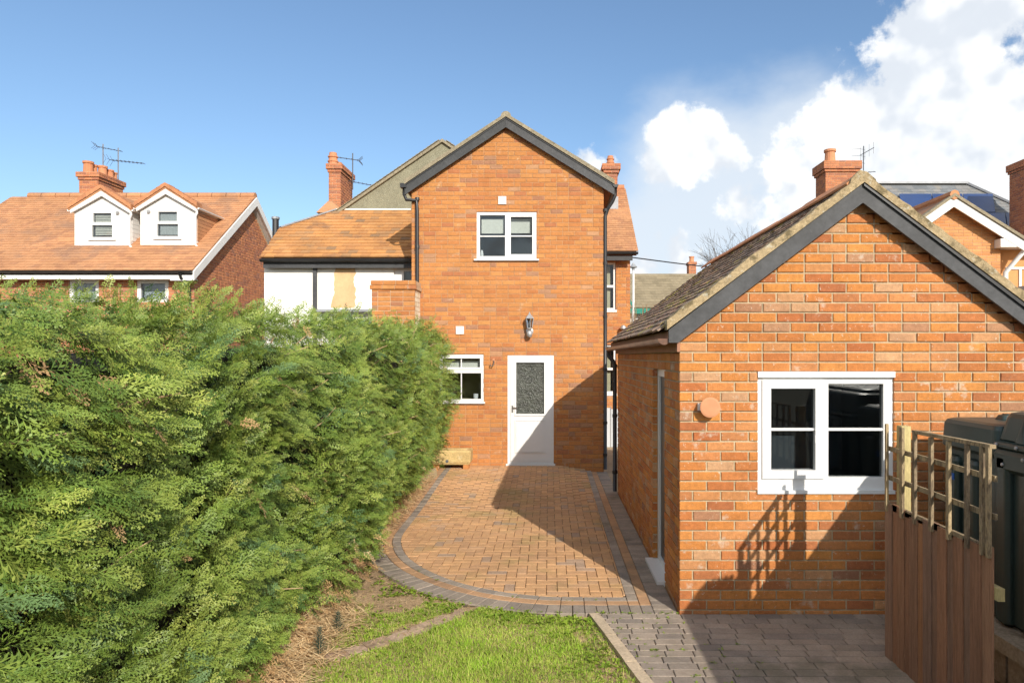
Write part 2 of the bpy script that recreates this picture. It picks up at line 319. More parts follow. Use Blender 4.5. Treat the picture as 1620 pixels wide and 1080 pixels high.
m_trel = mat('weathered_batten', [(0, (.26, .205, .125)), (.5, (.34, .26, .15)), (1, (.21, .16, .105))], rough=.9, noise=[(6, .35), (50, .35)], stretch=(3, 3, .8), bump=(60, .6, .005), stain=[((.09, .065, .045), 12, .5, .62, .7)])
m_post = mat('pale_post', [(0, (.40, .33, .15)), (1, (.46, .38, .18))], rough=.9, noise=[(6, .25), (50, .25)], stretch=(3, 3, .6), bump=(60, .5, .005))
m_tank = mat('green_black_polyethylene', (.026, .046, .044), rough=.38, spec=.5, noise=[(3, .2), (60, .1)], bump=(200, .1, .002))
m_slab = mat('concrete_slab', (.28, .25, .20), rough=.95, noise=[(4, .2), (40, .3)], bump=(40, .6, .01), stain=[((.12, .10, .07), 4, .5, .65, .7)])
m_stone = mat('trough_stone', (.52, .38, .17), rough=.95, noise=[(6, .25), (40, .25)], bump=(40, .8, .01), stain=[((.62, .54, .34), 5, .55, .68, .7), ((.22, .18, .08), 7, .6, .7, .6)])
m_solar = mat('solar_cell', (.022, .050, .15), rough=.15, spec=.8, noise=[(3, .1)])
m_green = mat('green_paint', (.015, .20, .15), rough=.5)
m_blue = mat('blue_sticker', (.02, .10, .42), rough=.5)
m_lampglass = glass('lantern_glass', (.85, .87, .88), .05)
m_lampgrey = mat('grey_cast_metal', (.42, .43, .44), rough=.45, metal=.5, noise=[(20, .2)])
m_cool = mat('pale_grey_panel', (.52, .55, .58), rough=.5, noise=[(3, .06)])

# ------------------------------------------------------------------ helpers: brickwork, tiles, windows
def brick_mesh(L, h, m, seed, depth=.05, c=.006):
    rr = random.Random(seed); j = lambda a: rr.uniform(-a, a)
    x, z = L / 2, h / 2; mb = MB()
    fr_ = [(-x + c + j(.003), j(.002), -z + c + j(.002)), (x - c + j(.003), j(.002), -z + c + j(.002)), (x - c + j(.003), j(.002), z - c + j(.002)), (-x + c + j(.003), j(.002), z - c + j(.002))]
    md = [(-x, .005, -z), (x, .005, -z), (x, .005, z), (-x, .005, z)]; bk = [(a, depth, b) for (a, _, b) in md]
    mb.add(fr_ + md + bk, [(0, 1, 2, 3)] + [(i + 4, (i + 1) % 4 + 4, (i + 1) % 4, i) for i in range(4)] + [(i + 8, (i + 1) % 4 + 8, (i + 1) % 4 + 4, i + 4) for i in range(4)])
    return mb.mesh('brick', m)
def lay(u0, u1, z0, z1, holes, L, C, jt, clip=None, head=.06, seed=1):
    """stretcher bond with stray headers -> list of (ua, ub, za, zb)"""
    rr = random.Random(seed); out = []; n = int(math.ceil((z1 - z0) / C))
    for i in range(n):
        za = z0 + i * C; zb = min(za + C - jt, z1)
        if zb - za < .015: continue
        a, b = u0, u1
        if clip:
            r_ = clip((za + zb) / 2)
            if r_ is None: continue
            a, b = max(a, r_[0]), min(b, r_[1])
        u = u0 - (L / 2 if i % 2 else 0)
        while u < b:
            ln = L
            if rr.random() < head: ln = L / 2
            p, q = max(u, a), min(u + ln - jt, b); u += ln
            if q - p < .02: continue
            rc = [(p, q, za, zb)]
            for (h0, h1, k0, k1) in holes:
                nx = []
                for (p_, q_, a_, b_) in rc:
                    if q_ <= h0 or p_ >= h1 or b_ <= k0 or a_ >= k1: nx.append((p_, q_, a_, b_)); continue
                    if p_ < h0: nx.append((p_, h0, a_, b_))
                    if q_ > h1: nx.append((h1, q_, a_, b_))
                    m0, m1 = max(p_, h0), min(q_, h1)
                    if a_ < k0: nx.append((m0, m1, a_, k0))
                    if b_ > k1: nx.append((m0, m1, k1, b_))
                rc = nx
            out += [x for x in rc if x[1] - x[0] > .018 and x[3] - x[2] > .012]
    return out
def shown(P):                                          # photo pixel of a point, and whether it lies in the frame
    if P.y < .1: return None
    x, y = CX + P.x / P.y * F, CY - (P.z - H) / P.y * F
    return (x, y) if 0 <= x <= 1620 and 0 <= y <= 1080 else None
def brickwork(fr, rects, m, parent, variants=None, nparts=0, size=(.225, .072), score=None, name='brickwork', depth=.05, jit=.0015):
    """the bricks that show largest become parts of their own; the rest is one joined part"""
    if nparts:
        sc_ = []
        for r_ in rects:
            P = fr.p((r_[0] + r_[1]) / 2, 0, (r_[2] + r_[3]) / 2); q = shown(P)
            ok = q is not None and (score is None or score(q))
            sc_.append(((r_[1] - r_[0]) * (r_[3] - r_[2]) / P.y ** 2 if ok else 0, r_))
        sc_.sort(key=lambda t: -t[0]); chosen = [r_ for (v, r_) in sc_[:nparts] if v > 0]; cs = set(chosen)
        for r_ in chosen:
            M = fr.m((r_[0] + r_[1]) / 2, U(-jit, jit), (r_[2] + r_[3]) / 2) @ Matrix.Rotation(U(-.006, .006), 4, 'Y') @ Matrix.Diagonal(((r_[1] - r_[0]) / size[0], 1, (r_[3] - r_[2]) / size[1], 1))
            link('brick', random.choice(variants), parent, M)
        rects = [r_ for r_ in rects if r_ not in cs]
    mb = MB(); c = .005
    for (a, b, p, q) in rects:
        w0 = U(-jit, jit)
        V = [fr.p(x, w0, z) for (x, z) in ((a + c, p + c), (b - c, p + c), (b - c, q - c), (a + c, q - c))] + [fr.p(x, w0 + .005, z) for (x, z) in ((a, p), (b, p), (b, q), (a, q))] + [fr.p(x, depth, z) for (x, z) in ((a, p), (b, p), (b, q), (a, q))]
        mb.add(V, [(0, 1, 2, 3)] + [(i + 4, (i + 1) % 4 + 4, (i + 1) % 4, i) for i in range(4)] + [(i + 8, (i + 1) % 4 + 8, (i + 1) % 4 + 4, i + 4) for i in range(4)], random.random())
    if rects: mb.build(name, m, parent, kind='stuff')

def tile_mesh(wd, ln, th, m, seed, sag=0.):
    rr = random.Random(seed); j = lambda a: rr.uniform(-a, a); mb = MB(); h = wd / 2
    # tail edge at y=0 stands proud, head at y=ln sinks under the next course
    V = [(-h, j(.004), .004 + th * .4), (0, j(.004), .004 + th * .4 + sag), (h, j(.004), .004 + th * .4 + j(.003)), (h, ln, -.002), (0, ln, -.002), (-h, ln, -.002)]
    T = [(x, y, z + th) for (x, y, z) in V]
    mb.add(V + T, [(6, 7, 10, 11), (7, 8, 9, 10), (0, 1, 7, 6), (1, 2, 8, 7), (2, 3, 9, 8), (5, 0, 6, 11)])
    return mb.mesh('tile', m)
def tiles(E, A, S, la, ls, wd, g, m, parent, inside=None, nparts=0, th=.014, name='roof_tiling', variants=None, wob=.004):
    """courses of plain tiles on a slope: E eaves corner, A along the eaves, S up the slope"""
    E, A, S = Vector(E), Vector(A).normalized(), Vector(S).normalized(); N = A.cross(S).normalized()
    if N.z < 0: N = -N
    lst = []
    def span(s_):
        if inside is None: return 0., la
        xs = []
        for i in range(len(inside)):
            (x1, y1), (x2, y2) = inside[i], inside[i - 1]
            if (y1 > s_) != (y2 > s_): xs.append((x2 - x1) * (s_ - y1) / (y2 - y1) + x1)
        return (min(xs), max(xs)) if len(xs) > 1 else (0., -1.)
    for i in range(int(ls / g)):
        s_ = i * g - .03; lo, hi = span(max(.01, s_ + g * .5))
        k = math.floor(lo / wd) - 1
        while k * wd < hi:
            a0 = max(lo, (k + (.5 if i % 2 else 0)) * wd); a1 = min(hi, (k + (.5 if i % 2 else 0)) * wd + wd); k += 1
            if a1 - a0 > .02: lst.append(((a0 + a1) / 2, s_, a1 - a0))
    rest = lst
    if nparts:
        def v(t):
            q = shown(E + A * t[0] + S * t[1]); return 1 / (E + A * t[0] + S * t[1]).y if q else 0
        ch = sorted(lst, key=lambda t: -v(t))[:nparts]; cs = set(ch); rest = [t for t in lst if t not in cs]
        for (a, s_, ww_) in ch:
            M = Matrix.Identity(4)
            for i in range(3): M[i][0], M[i][1], M[i][2] = A[i], S[i], N[i]
            if A.cross(S).dot(N) < 0:
                for i in range(3): M[i][0] = -A[i]
            M.translation = E + A * (a + U(-.004, .004)) + S * (s_ + U(-.008, .008)) + N * U(.0, .004)
            link('tile', random.choice(variants), parent, M @ Matrix.Rotation(U(-.03, .03), 4, 'Z') @ Matrix.Rotation(U(-.02, .02), 4, 'Y') @ Matrix.Diagonal((ww_ / wd, 1, 1, 1)))
    mb = MB(); ln = g * 1.35
    for (a, s_, ww_) in rest:
        h = ww_ / 2 - .0015; o = E + A * a + S * (s_ + U(-wob, wob)); l0, l1 = th * .4 + U(0, wob), th * .4 + U(0, wob)
        V = [o - A * h + N * l0, o + A * h + N * l1, o + A * h + S * ln - N * .004, o - A * h + S * ln - N * .004]
        V += [p + N * th for p in V]
        mb.add(V, [(4, 5, 6, 7), (0, 1, 5, 4), (1, 2, 6, 5), (3, 0, 4, 7)], random.random())
    if rest: mb.build(name, m, parent, kind='stuff')

def window(parent, fr, u0, u1, z0, z1, lights, name='window', m=None, w=.02, depth=.07, sill=None, gl=None, room=None, fm=.0, label=None):
    """outer frame, then per light: (ua, ub, za, zb, sash, [bars u], [bars z]); panes stand behind the frame"""
    m = m or m_white; gl = gl or m_glass
    holes = [l[:4] for l in lights]
    win = MB().plate(*plate_rects(u0, u1, z0, z1, holes), w, w + depth, fr).build(name, m, parent)
    if label: win['label'] = label
    for (ua, ub, za, zb, sash, bu, bz) in lights:
        a, b, p, q = ua, ub, za, zb; wf = w
        if sash:
            e = sash; wf = w - .014
            MB().plate(*plate_rects(ua - .018, ub + .018, za - .018, zb + .018, [(ua + e, ub - e, za + e, zb - e)]), wf, w - .0005, fr).build('sash', m, win)
            a, b, p, q = ua + e, ub - e, za + e, zb - e
            MB().plate(*plate_rects(ua + .001, ub - .001, za + .001, zb - .001, [(a, b, p, q)]), w - .0005, w + .05, fr).build('sash', m, win)
        MB().box((a - .004, w + .034, p - .004), (b + .004, w + .042, q + .004), fr).build('pane', gl, win)
        for x in bu: MB().box((x - .010, w + .012, p), (x + .010, w + .031, q), fr).build('glazing_bar', m, win)
        for z in bz: MB().box((a, w + .008, z - .011), (b, w + .029, z + .011), fr).build('glazing_bar', m, win)
    if sill:
        MB().box((u0 - sill[0], -sill[1], z0 - sill[2]), (u1 + sill[0], w + depth, z0 - .001), fr).build('sill', m, win)
    if room is not None:
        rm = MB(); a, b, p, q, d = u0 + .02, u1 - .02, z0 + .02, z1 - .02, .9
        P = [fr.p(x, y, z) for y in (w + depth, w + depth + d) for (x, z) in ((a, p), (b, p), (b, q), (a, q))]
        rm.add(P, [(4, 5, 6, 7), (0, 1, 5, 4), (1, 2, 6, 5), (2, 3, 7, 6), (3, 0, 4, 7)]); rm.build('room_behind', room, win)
    return win

def gutter(p, q, rad, m, parent, side=1, brackets=0, name='gutter', n=8):
    p, q = Vector(p), Vector(q); d = (q - p).normalized(); a = Vector((0, 0, 1)).cross(d).normalized(); z = Vector((0, 0, 1))
    mb = MB(); V = []
    for e in (p, q):
        for rr_ in (rad, rad * .88):
            V += [e + a * math.cos(t) * rr_ - z * math.sin(t) * rr_ for t in (math.pi * k / n for k in range(n + 1))]
    k = n + 1; Fc = []
    for i in range(n):
        Fc += [(i, i + 1, 2 * k + i + 1, 2 * k + i), (k + i, 3 * k + i, 3 * k + i + 1, k + i + 1)]
    for o in (0, n): Fc.append((o, 2 * k + o, 3 * k + o, k + o))
    for b in (0, 2 * k): Fc.append(tuple(b + i for i in range(n + 1)))
    mb.add(V, Fc); g = mb.build(name, m, parent, smooth=False)
    for i in range(brackets):
        c = p + (q - p) * ((i + .5) / brackets)
        MB().tube([c - d * .02, c + d * .02], rad * 1.1, n=12).build('bracket', m_black, g) if False else None
        bb = MB(); V = []
        for e in (c - d * .012, c + d * .012): V += [e + a * math.cos(t) * rad * 1.12 - z * math.sin(t) * rad * 1.12 for t in (math.pi * k_ / n for k_ in range(n + 1))]
        bb.add(V, [(j, j + 1, n + 2 + j, n + 1 + j) for j in range(n)]); bb.build('bracket', m_black, g)
    return g
def chimney(parent, x0, x1, y0, y1, z0, z1, m, pots=(), cap=((-.0, .0),), name='chimney', L=.232, C=.083):
    st = MB().box((x0 + .01, y0 + .01, z0), (x1 - .01, y1 - .01, z1 - .01)).build(name, m_mortar_f, parent)
    def shell(X0, X1, Y0, Y1, a, b, sd):
        for fr, ln in ((Fr((X0, Y0, 0), (1, 0, 0), (0, 1, 0)), X1 - X0), (Fr((X1, Y0, 0), (0, 1, 0), (-1, 0, 0)), Y1 - Y0), (Fr((X0, Y1, 0), (0, -1, 0), (1, 0, 0)), Y1 - Y0), (Fr((X1, Y1, 0), (-1, 0, 0), (0, -1, 0)), X1 - X0)):
            brickwork(fr, lay(0, ln, a, b, [], L, C, .01, seed=sd), m, st, depth=.03)
    top = z1
    for (pr, hh) in cap[::-1]:
        if hh: 
            MB().box((x0 - pr + .01, y0 - pr + .01, top - hh), (x1 + pr - .01, y1 + pr - .01, top - .006)).build('cap', m_mortar_f, st)
            shell(x0 - pr, x1 + pr, y0 - pr, y1 + pr, top - hh, top, 5)
            top -= hh
    shell(x0, x1, y0, y1, z0, top - .008, 3)
    for (px_, py_, r_, h_, k) in pots:
        b = z1
        if k == 'plain': pf = [(r_ * 1.05, 0), (r_, .04), (r_ * .92, h_ * .7), (r_ * .9, h_ * .8), (r_ * 1.1, h_ * .83), (r_ * 1.12, h_), (r_ * .85, h_), (r_ * .8, h_ * .5)]
        else: pf = [(r_ * 1.3, 0), (r_ * 1.3, h_ * .1), (r_, h_ * .14), (r_, h_ * .3), (r_ * 1.15, h_ * .32), (r_ * 1.15, h_ * .4), (r_ * .95, h_ * .44), (r_ * .9, h_ * .62), (r_ * 1.1, h_ * .66), (r_ * 1.1, h_ * .74), (r_ * .85, h_ * .8), (r_ * .8, h_), (r_ * .6, h_)]
        MB().lathe((px_, py_, b - .005), pf, 14).build('pot', m_terra, st, smooth=False)
    return st
def aerial(base, h, booms, label, name='television_aerial'):
    base = Vector(base); t = thing(name, base, label, 'aerial')
    MB().tube([base, base + Vector((0, 0, h))], .018, 6).build('mast', m_aerial, t)
    for (z, d, ln, n, el, vert) in booms:
        d = Vector(d).normalized(); c = base + Vector((0, 0, z)); mb = MB(); mb.tube([c - d * ln * .25, c + d * ln * .75], .012, 6)
        bo = mb.build('boom', m_aerial, t); s_ = Vector((0, 0, 1)) if vert else d.cross(Vector((0, 0, 1))).normalized()
        for i in range(n):
            q = c + d * ln * (-.2 + .92 * i / max(1, n - 1)); e = el * (1 - .35 * i / n)
            MB().tube([q - s_ * e, q + s_ * e], .007, 5).build('element', m_aerial, bo)
        q = c - d * ln * .25
        r_ = MB()
        for k in (-1, 1):
            for v in (-.9, 0, .9): r_.tube([q + s_ * el * v - Vector((0, 0, 0)), q + s_ * el * v + (Vector((0, 0, k * el)) if not vert else d.cross(s_) * k * el) - d * .12], .006, 4)
        r_.build('reflector', m_aerial, bo)
    return t
def bargeboard(parent, p, q, ht, th, m, name='bargeboard', plumb=True):   # vertical board along a rake: p, q are its top-edge ends
    p, q = Vector(p), Vector(q); dz = Vector((0, 0, -ht))
    return MB().prism([p, q, q + dz, p + dz], (0, th, 0)).build(name, m, parent)

# ------------------------------------------------------------------ ground
def gz(x, y):                                          # the paving rises slightly to the door
    def ss(t): t = min(1, max(0, t)); return t * t * (3 - 2 * t)
    return .125 * ss((y - 9.0) / 3.8) * (1 - ss((x - .15) / .85))
tag(MB().box((-400, -400, -.6), (400, 600, -.09)).build('ground', m_field), kind='structure')
mb = MB(); nx, ny = 40, 60                              # soil bed under lawn and hedge
V = []; xs_ = np.linspace(-4.2, .75, nx); ys_ = np.linspace(-1, 12.84, ny)
for y in ys_:
    for x in xs_: V.append((x, y, -.028 + .012 * math.sin(x * 3.1 + y * 2.3) * math.sin(y * 1.7 - x) + .20 * max(0, min(1, ((-1.72 if y < 6.3 else -2.06) - x) / .45)) + (gz(x, y) if x < -1.98 else 0)))
mb.add(V, [(j * nx + i, j * nx + i + 1, (j + 1) * nx + i + 1, (j + 1) * nx + i) for j in range(ny - 1) for i in range(nx - 1)])
tag(mb.build('soil_bed', m_soil, smooth=True), kind='structure')
tag(MB().box((.75, 10.9, -.085), (12, 17.35, -.03)).build('yard', m_gravel), kind='structure')

# ---- patio of block paving
field = [(-1.80, 12.84), (-1.80, 8.6), (-1.775, 8.2), (-1.70, 7.86), (-1.55, 7.45), (-1.33, 7.08), (-1.04, 6.74), (-.75, 6.5), (-.43, 6.32), (-.1, 6.215), (.15, 6.19), (.70, 6.19), (.70, 12.84)]
edge = [Vector((x, y)) for (x, y) in field[:-1]]
for _ in range(3):                                     # round the corners of the curve
    n_ = [edge[0]]
    for a, b in zip(edge[:-1], edge[1:]): n_ += [a * .75 + b * .25, a * .25 + b * .75]
    edge = n_ + [edge[-1]]
def clip_poly(poly, conv):
    out = poly; n = len(conv)
    for i in range(n):
        a, b = conv[i], conv[(i + 1) % n]; ex, ey = b[0] - a[0], b[1] - a[1]; inp, out = out, []
        sd = lambda p: ex * (p[1] - a[1]) - ey * (p[0] - a[0])
        for k in range(len(inp)):
            p, q = inp[k], inp[(k + 1) % len(inp)]; sp, sq = sd(p), sd(q)
            if sp >= 0: out.append(p)
            if sp * sq < 0: t = sp / (sp - sq); out.append((p[0] + (q[0] - p[0]) * t, p[1] + (q[1] - p[1]) * t))
        if not out: return []
    return out
def parea(p): return abs(sum(p[i][0] * p[(i + 1) % len(p)][1] - p[(i + 1) % len(p)][0] * p[i][1] for i in range(len(p)))) / 2
conv = [(v.x, v.y) for v in edge] + [(.70, 12.84)]
blocks = []                                            # (polygon, material index)
b_ = .1; g_ = .0025
for i in range(-80, 90):
    for j in range(-60, 60):
        ox, oy = (i + 2 * j) * b_, 9.0 + (i - 2 * j) * b_
        for (dx, dy, wx, wy) in ((0, 0, 2, 1), (0, 1, 1, 2)):
            x0, y0 = ox + dx * b_ - .02, oy + dy * b_ + .04
            if x0 > .8 or x0 < -2.1 or y0 > 12.9 or y0 < 5.9: continue
            pl = clip_poly([(x0 + g_, y0 + g_), (x0 + wx * b_ - g_, y0 + g_), (x0 + wx * b_ - g_, y0 + wy * b_ - g_), (x0 + g_, y0 + wy * b_ - g_)], conv)
            if len(pl) > 2 and parea(pl) > .0012: blocks.append((pl, 0))
cum_ = [0.]
for a, b in zip(edge[:-1], edge[1:]): cum_.append(cum_[-1] + (b - a).length)
def along(t, d):
    t = max(0, min(cum_[-1], t)); i = max(0, min(len(edge) - 2, int(np.searchsorted(cum_, t) - 1)))
    a, b = edge[i], edge[i + 1]; f = (t - cum_[i]) / max(1e-6, cum_[i + 1] - cum_[i])
    dr = ((edge[min(i + 2, len(edge) - 1)] - edge[max(i - 1, 0)])).normalized(); nrm = Vector((dr.y, -dr.x))
    p = a + (b - a) * f + nrm * d; return (p.x, p.y)
def band(d0, d1, ln, mi, t0=0., t1=None):
    t = t0; t1 = t1 or cum_[-1]
    while t < t1 - .02:
        u = min(t + ln, t1); k = 3
        inner = [along(t + .0025 + (u - t - .005) * q / k, d0 + g_) for q in range(k + 1)]; outer = [along(t + .0025 + (u - t - .005) * q / k, d1 - g_) for q in range(k + 1)]
        blocks.append((inner[::-1] + outer, mi)); t = u
band(0, .1, .2, 1); band(.1, .2, .2, 2); band(.2, .4, .1, 1, t0=3.6)
for (x0, x1, ln, mi, ys0) in ((.70, .80, .2, 1, 6.09), (.80, .90, .2, 2, 5.99), (.90, 1.10, .1, 1, 5.79)):
    y = ys0
    if x0 > .75:                                       # the bottom band runs on under the border
        pass
    while y < 12.84 - .05:
        blocks.append(([(x0 + g_, y + g_), (x1 - g_, y + g_), (x1 - g_, y + ln - g_), (x0 + g_, y + ln - g_)], mi)); y += ln
for (y0, y1, ln, mi, xa, xb) in ((5.99, 6.09, .1, 2, .70, .80), (5.79, 5.99, .1, 1, .70, .90)):
    x = xa
    while x < xb - .01:
        blocks.append(([(x + g_, y0 + g_), (x + ln - g_, y0 + g_), (x + ln - g_, y1 - g_), (x + g_, y1 - g_)], mi)); x += ln
def block_shape(pl, z, c=.004, h=.05):
    cx_, cy_ = sum(p[0] for p in pl) / len(pl), sum(p[1] for p in pl) / len(pl); n = len(pl)
    def ins(p):
        dx, dy = p[0] - cx_, p[1] - cy_; l = math.hypot(dx, dy); k = max(0, (l - c * 1.3) / l); return (cx_ + dx * k, cy_ + dy * k)
    tx, ty = U(-.006, .006), U(-.006, .006)
    hz_ = lambda p: z + tx * (p[0] - cx_) + ty * (p[1] - cy_)
    T = [(*ins(p), hz_(p)) for p in pl]; Mi = [(p[0], p[1], hz_(p) - c) for p in pl]; B = [(p[0], p[1], z - h) for p in pl]
    Fc = [tuple(range(n))] + [(n + i, n + (i + 1) % n, (i + 1) % n, i) for i in range(n)] + [(2 * n + i, 2 * n + (i + 1) % n, n + (i + 1) % n, n + i) for i in range(n)]
    if sum(pl[i][0] * pl[(i + 1) % n][1] - pl[(i + 1) % n][0] * pl[i][1] for i in range(n)) < 0: Fc = [tuple(reversed(f)) for f in Fc]
    return T + Mi + B, Fc
def lay_blocks(name, blocks, mats, base, limit, zf):
    root = base
    def sc_(b):
        cx_, cy_ = sum(p[0] for p in b[0]) / len(b[0]), sum(p[1] for p in b[0]) / len(b[0])
        return parea(b[0]) / cy_ ** 3 if shown(Vector((cx_, cy_, 0))) and cx_ > -2.0 else 0
    bl = sorted(blocks, key=lambda b: -sc_(b)); shared = {}
    rest = {0: MB(), 1: MB(), 2: MB()}
    for k, (pl, mi) in enumerate(bl):
        cx_, cy_ = sum(p[0] for p in pl) / len(pl), sum(p[1] for p in pl) / len(pl); z = zf(cx_, cy_) + U(-.0012, .0012)
        if k < limit and sc_((pl, mi)) > 0:
            lc = [(p[0] - cx_, p[1] - cy_) for p in pl]; key = (mi, tuple((round(a, 3), round(b, 3)) for a, b in lc)) if len(pl) == 4 else None
            me = shared.get(key) if key else None
            if me is None:
                mb = MB(); mb.add(*block_shape(lc, 0)); me = mb.mesh('paver', mats[mi])
                if key: shared[key] = me
            link('paver', me, root, Matrix.Translation((cx_, cy_, z)) @ Matrix.Rotation(U(-.005, .005), 4, 'X') @ Matrix.Rotation(U(-.005, .005), 4, 'Y') @ Matrix.Rotation(U(-.006, .006), 4, 'Z'))
        else:
            V_, F_ = block_shape(pl, z); rest[mi].add(V_, F_, random.random())
    for mi in rest:
        if rest[mi].f: rest[mi].build('paving_blocks', mats[mi], root, kind='stuff')
mb = MB(); V = []; nx, ny = 16, 40                     # sand bed below the blocks
for y in np.linspace(5.80, 12.83, ny):
    for x in np.linspace(-1.98, 1.10, nx):
        V.append((x, y, gz(x, y) - .012))
keep = [(j, i) for j in range(ny - 1) for i in range(nx - 1)]
def inband(x, y):
    d = min((Vector((x, y)) - e).length for e in edge[::3]); ins = parea(clip_poly([(x - .01, y - .01), (x + .01, y - .01), (x + .01, y + .01), (x - .01, y + .01)], conv) or [(0, 0)] * 3) > 0
    return ins or d < .33 or x > .6
keep = [(j, i) for (j, i) in keep if inband(-1.98 + (i + .5) * 3.08 / 15, 5.80 + (j + .5) * 7.03 / 39)]
mb.add(V, [(j * nx + i, j * nx + i + 1, (j + 1) * nx + i + 1, (j + 1) * nx + i) for (j, i) in keep])
patio = tag(mb.build('patio_paving', m_joint), kind='structure', label='herringbone block paving in front of the back door')
lay_blocks('patio', blocks, (m_paver, m_paver_d, m_paver_t), patio, 300, gz)

# ---- darker paving beside the garage, with its concrete edging
E0, E1 = Vector((.385, 5.78)), Vector((.93, 3.3))
def edge_x(y): return E0.x + (E1.x - E0.x) * (E0.y - y) / (E0.y - E1.y)
side = tag(MB().prism([(edge_x(5.77) + .05, 5.77, -.06), (4.3, 5.77, -.06), (4.3, 2.4, -.06), (edge_x(2.4) + .05, 2.4, -.06)][::-1], (0, 0, .045)).build('side_paving', m_joint), kind='structure')
blk = []
for r_ in range(32):
    y1 = 5.772 - r_ * .102; y0 = y1 - .102; x = edge_x(y1) + .045 - random.choice((0, .1, .05, .15)); lo = edge_x((y0 + y1) / 2) + .045
    while x < 2.9:
        a, b = max(x, lo), x + .208
        if b - a > .02: blk.append(([(a + .003, y0 + .003), (b - .003, y0 + .003), (b - .003, y1 - .003), (a + .003, y1 - .003)], 1))
        x += .208
lay_blocks('side', blk, (m_paver, m_paver_d, m_paver_d), side, 290, lambda x, y: 0.002)
ed = None
k = 0; y = 5.78
while y > 2.6:
    y2 = y - .46; a, b = edge_x(y), edge_x(y2)
    o = MB().prism([(a - .045, y - .004, .012 + U(-.004, .004)), (a + .04, y - .004, .012), (b + .04, y2 + .004, .014), (b - .045, y2 + .004, .012 + U(-.004, .004))][::-1], (0, 0, -.09))
    if ed is None: ed = tag(o.build('lawn_edging', m_kerb), kind='structure')
    else: o.build('edging_block', m_kerb, ed)
    y = y2
# ---- worn brick edging across the lawn corner
pth = [Vector((-.62, 6.04)), Vector((-.82, 5.78)), Vector((-1.1, 5.44)), Vector((-1.38, 5.17)), Vector((-1.62, 4.98))]
lp = None
for i in range(len(pth) - 1):
    a, b = pth[i], pth[i + 1]; n = 2
    for k in range(n):
        p, q = a.lerp(b, k / n), a.lerp(b, (k + 1) / n); d = (q - p).normalized(); nr = Vector((-d.y, d.x)) * .08
        p, q = p + d * .004, q - d * .004; z = U(-.022, -.012)
        o = MB().prism([(*(p + nr), z + U(-.004, .004)), (*(p - nr), z), (*(q - nr), z + U(-.006, .004)), (*(q + nr), z)], (0, 0, -.07))
        if lp is None: lp = tag(o.build('bed_edging', m_path), kind='structure')
        else: o.build('edging_brick', m_path, lp)

# ------------------------------------------------------------------ the brick house with the gable
SH = 84.0; YH = F / SH
hx = lambda px: (px - CX) / SH
hz = lambda py: H + (CY - py) / SH
house = thing('brick_house', (-.77, YH, 0), 'orange brick house with steep gable, white back door and black bargeboards', 'house')
XL, XR, ZE, PKX, PKZ = -2.583, 1.036, 5.40, -.80, 6.50
fh = Fr((0, YH, 0))
door_r = (hx(803), hx(876), hz(733), hz(562)); win_u = (hx(754), hx(849), hz(410), hz(335)); win_k = (hx(695), hx(765), hz(635), hz(560))
holes = [door_r, win_u, win_k]
grow4 = lambda hs: [(a - .004, b + .004, c - .004, d + .004) for (a, b, c, d) in hs]
wall = MB().plate(*plate_rects(XL + .006, XR - .006, -.3, ZE, grow4(holes)), .008, .12, fh)
wall.prism([(XL + .006, YH + .008, ZE), (XR - .006, YH + .008, ZE), (PKX, YH + .008, PKZ)], (0, .112, 0))
wall.box((XL + .01, YH + .121, -.3), (XL + .12, 17.4, ZE)); wall.box((XR - .12, YH + .121, -.3), (XR - .01, 17.4, ZE))
wall = wall.build('wall', m_mortar_h, house)
def gab(z):
    if z < ZE - .1: return (XL, XR)
    f = (PKZ + .1 - z) / (PKZ + .1 - (ZE - .1)); return (PKX + (XL - PKX) * f, PKX + (XR - PKX) * f) if f > 0 else None
LB, CB, JB = .228, .0838, .008
bv = [brick_mesh(LB - JB, CB - JB, m_brick_h, 100 + i) for i in range(6)]
brickwork(fh, lay(XL, XR, -.25, PKZ, holes, LB, CB, JB, gab, head=.10, seed=4), m_brick_h, wall, bv, 300, (LB - JB, CB - JB), score=lambda q: q[0] > 725 or q[1] < 510)
brickwork(Fr((XR, YH, 0), (0, 1, 0), (-1, 0, 0)), lay(.06, 4.5, -.25, ZE, [], LB, CB, JB, seed=8), m_brick_h, wall)
brickwork(Fr((XL, 17.3, 0), (0, -1, 0), (1, 0, 0)), lay(0, 4.38, -.25, ZE, [], LB, CB, JB, seed=9), m_brick_h, wall)
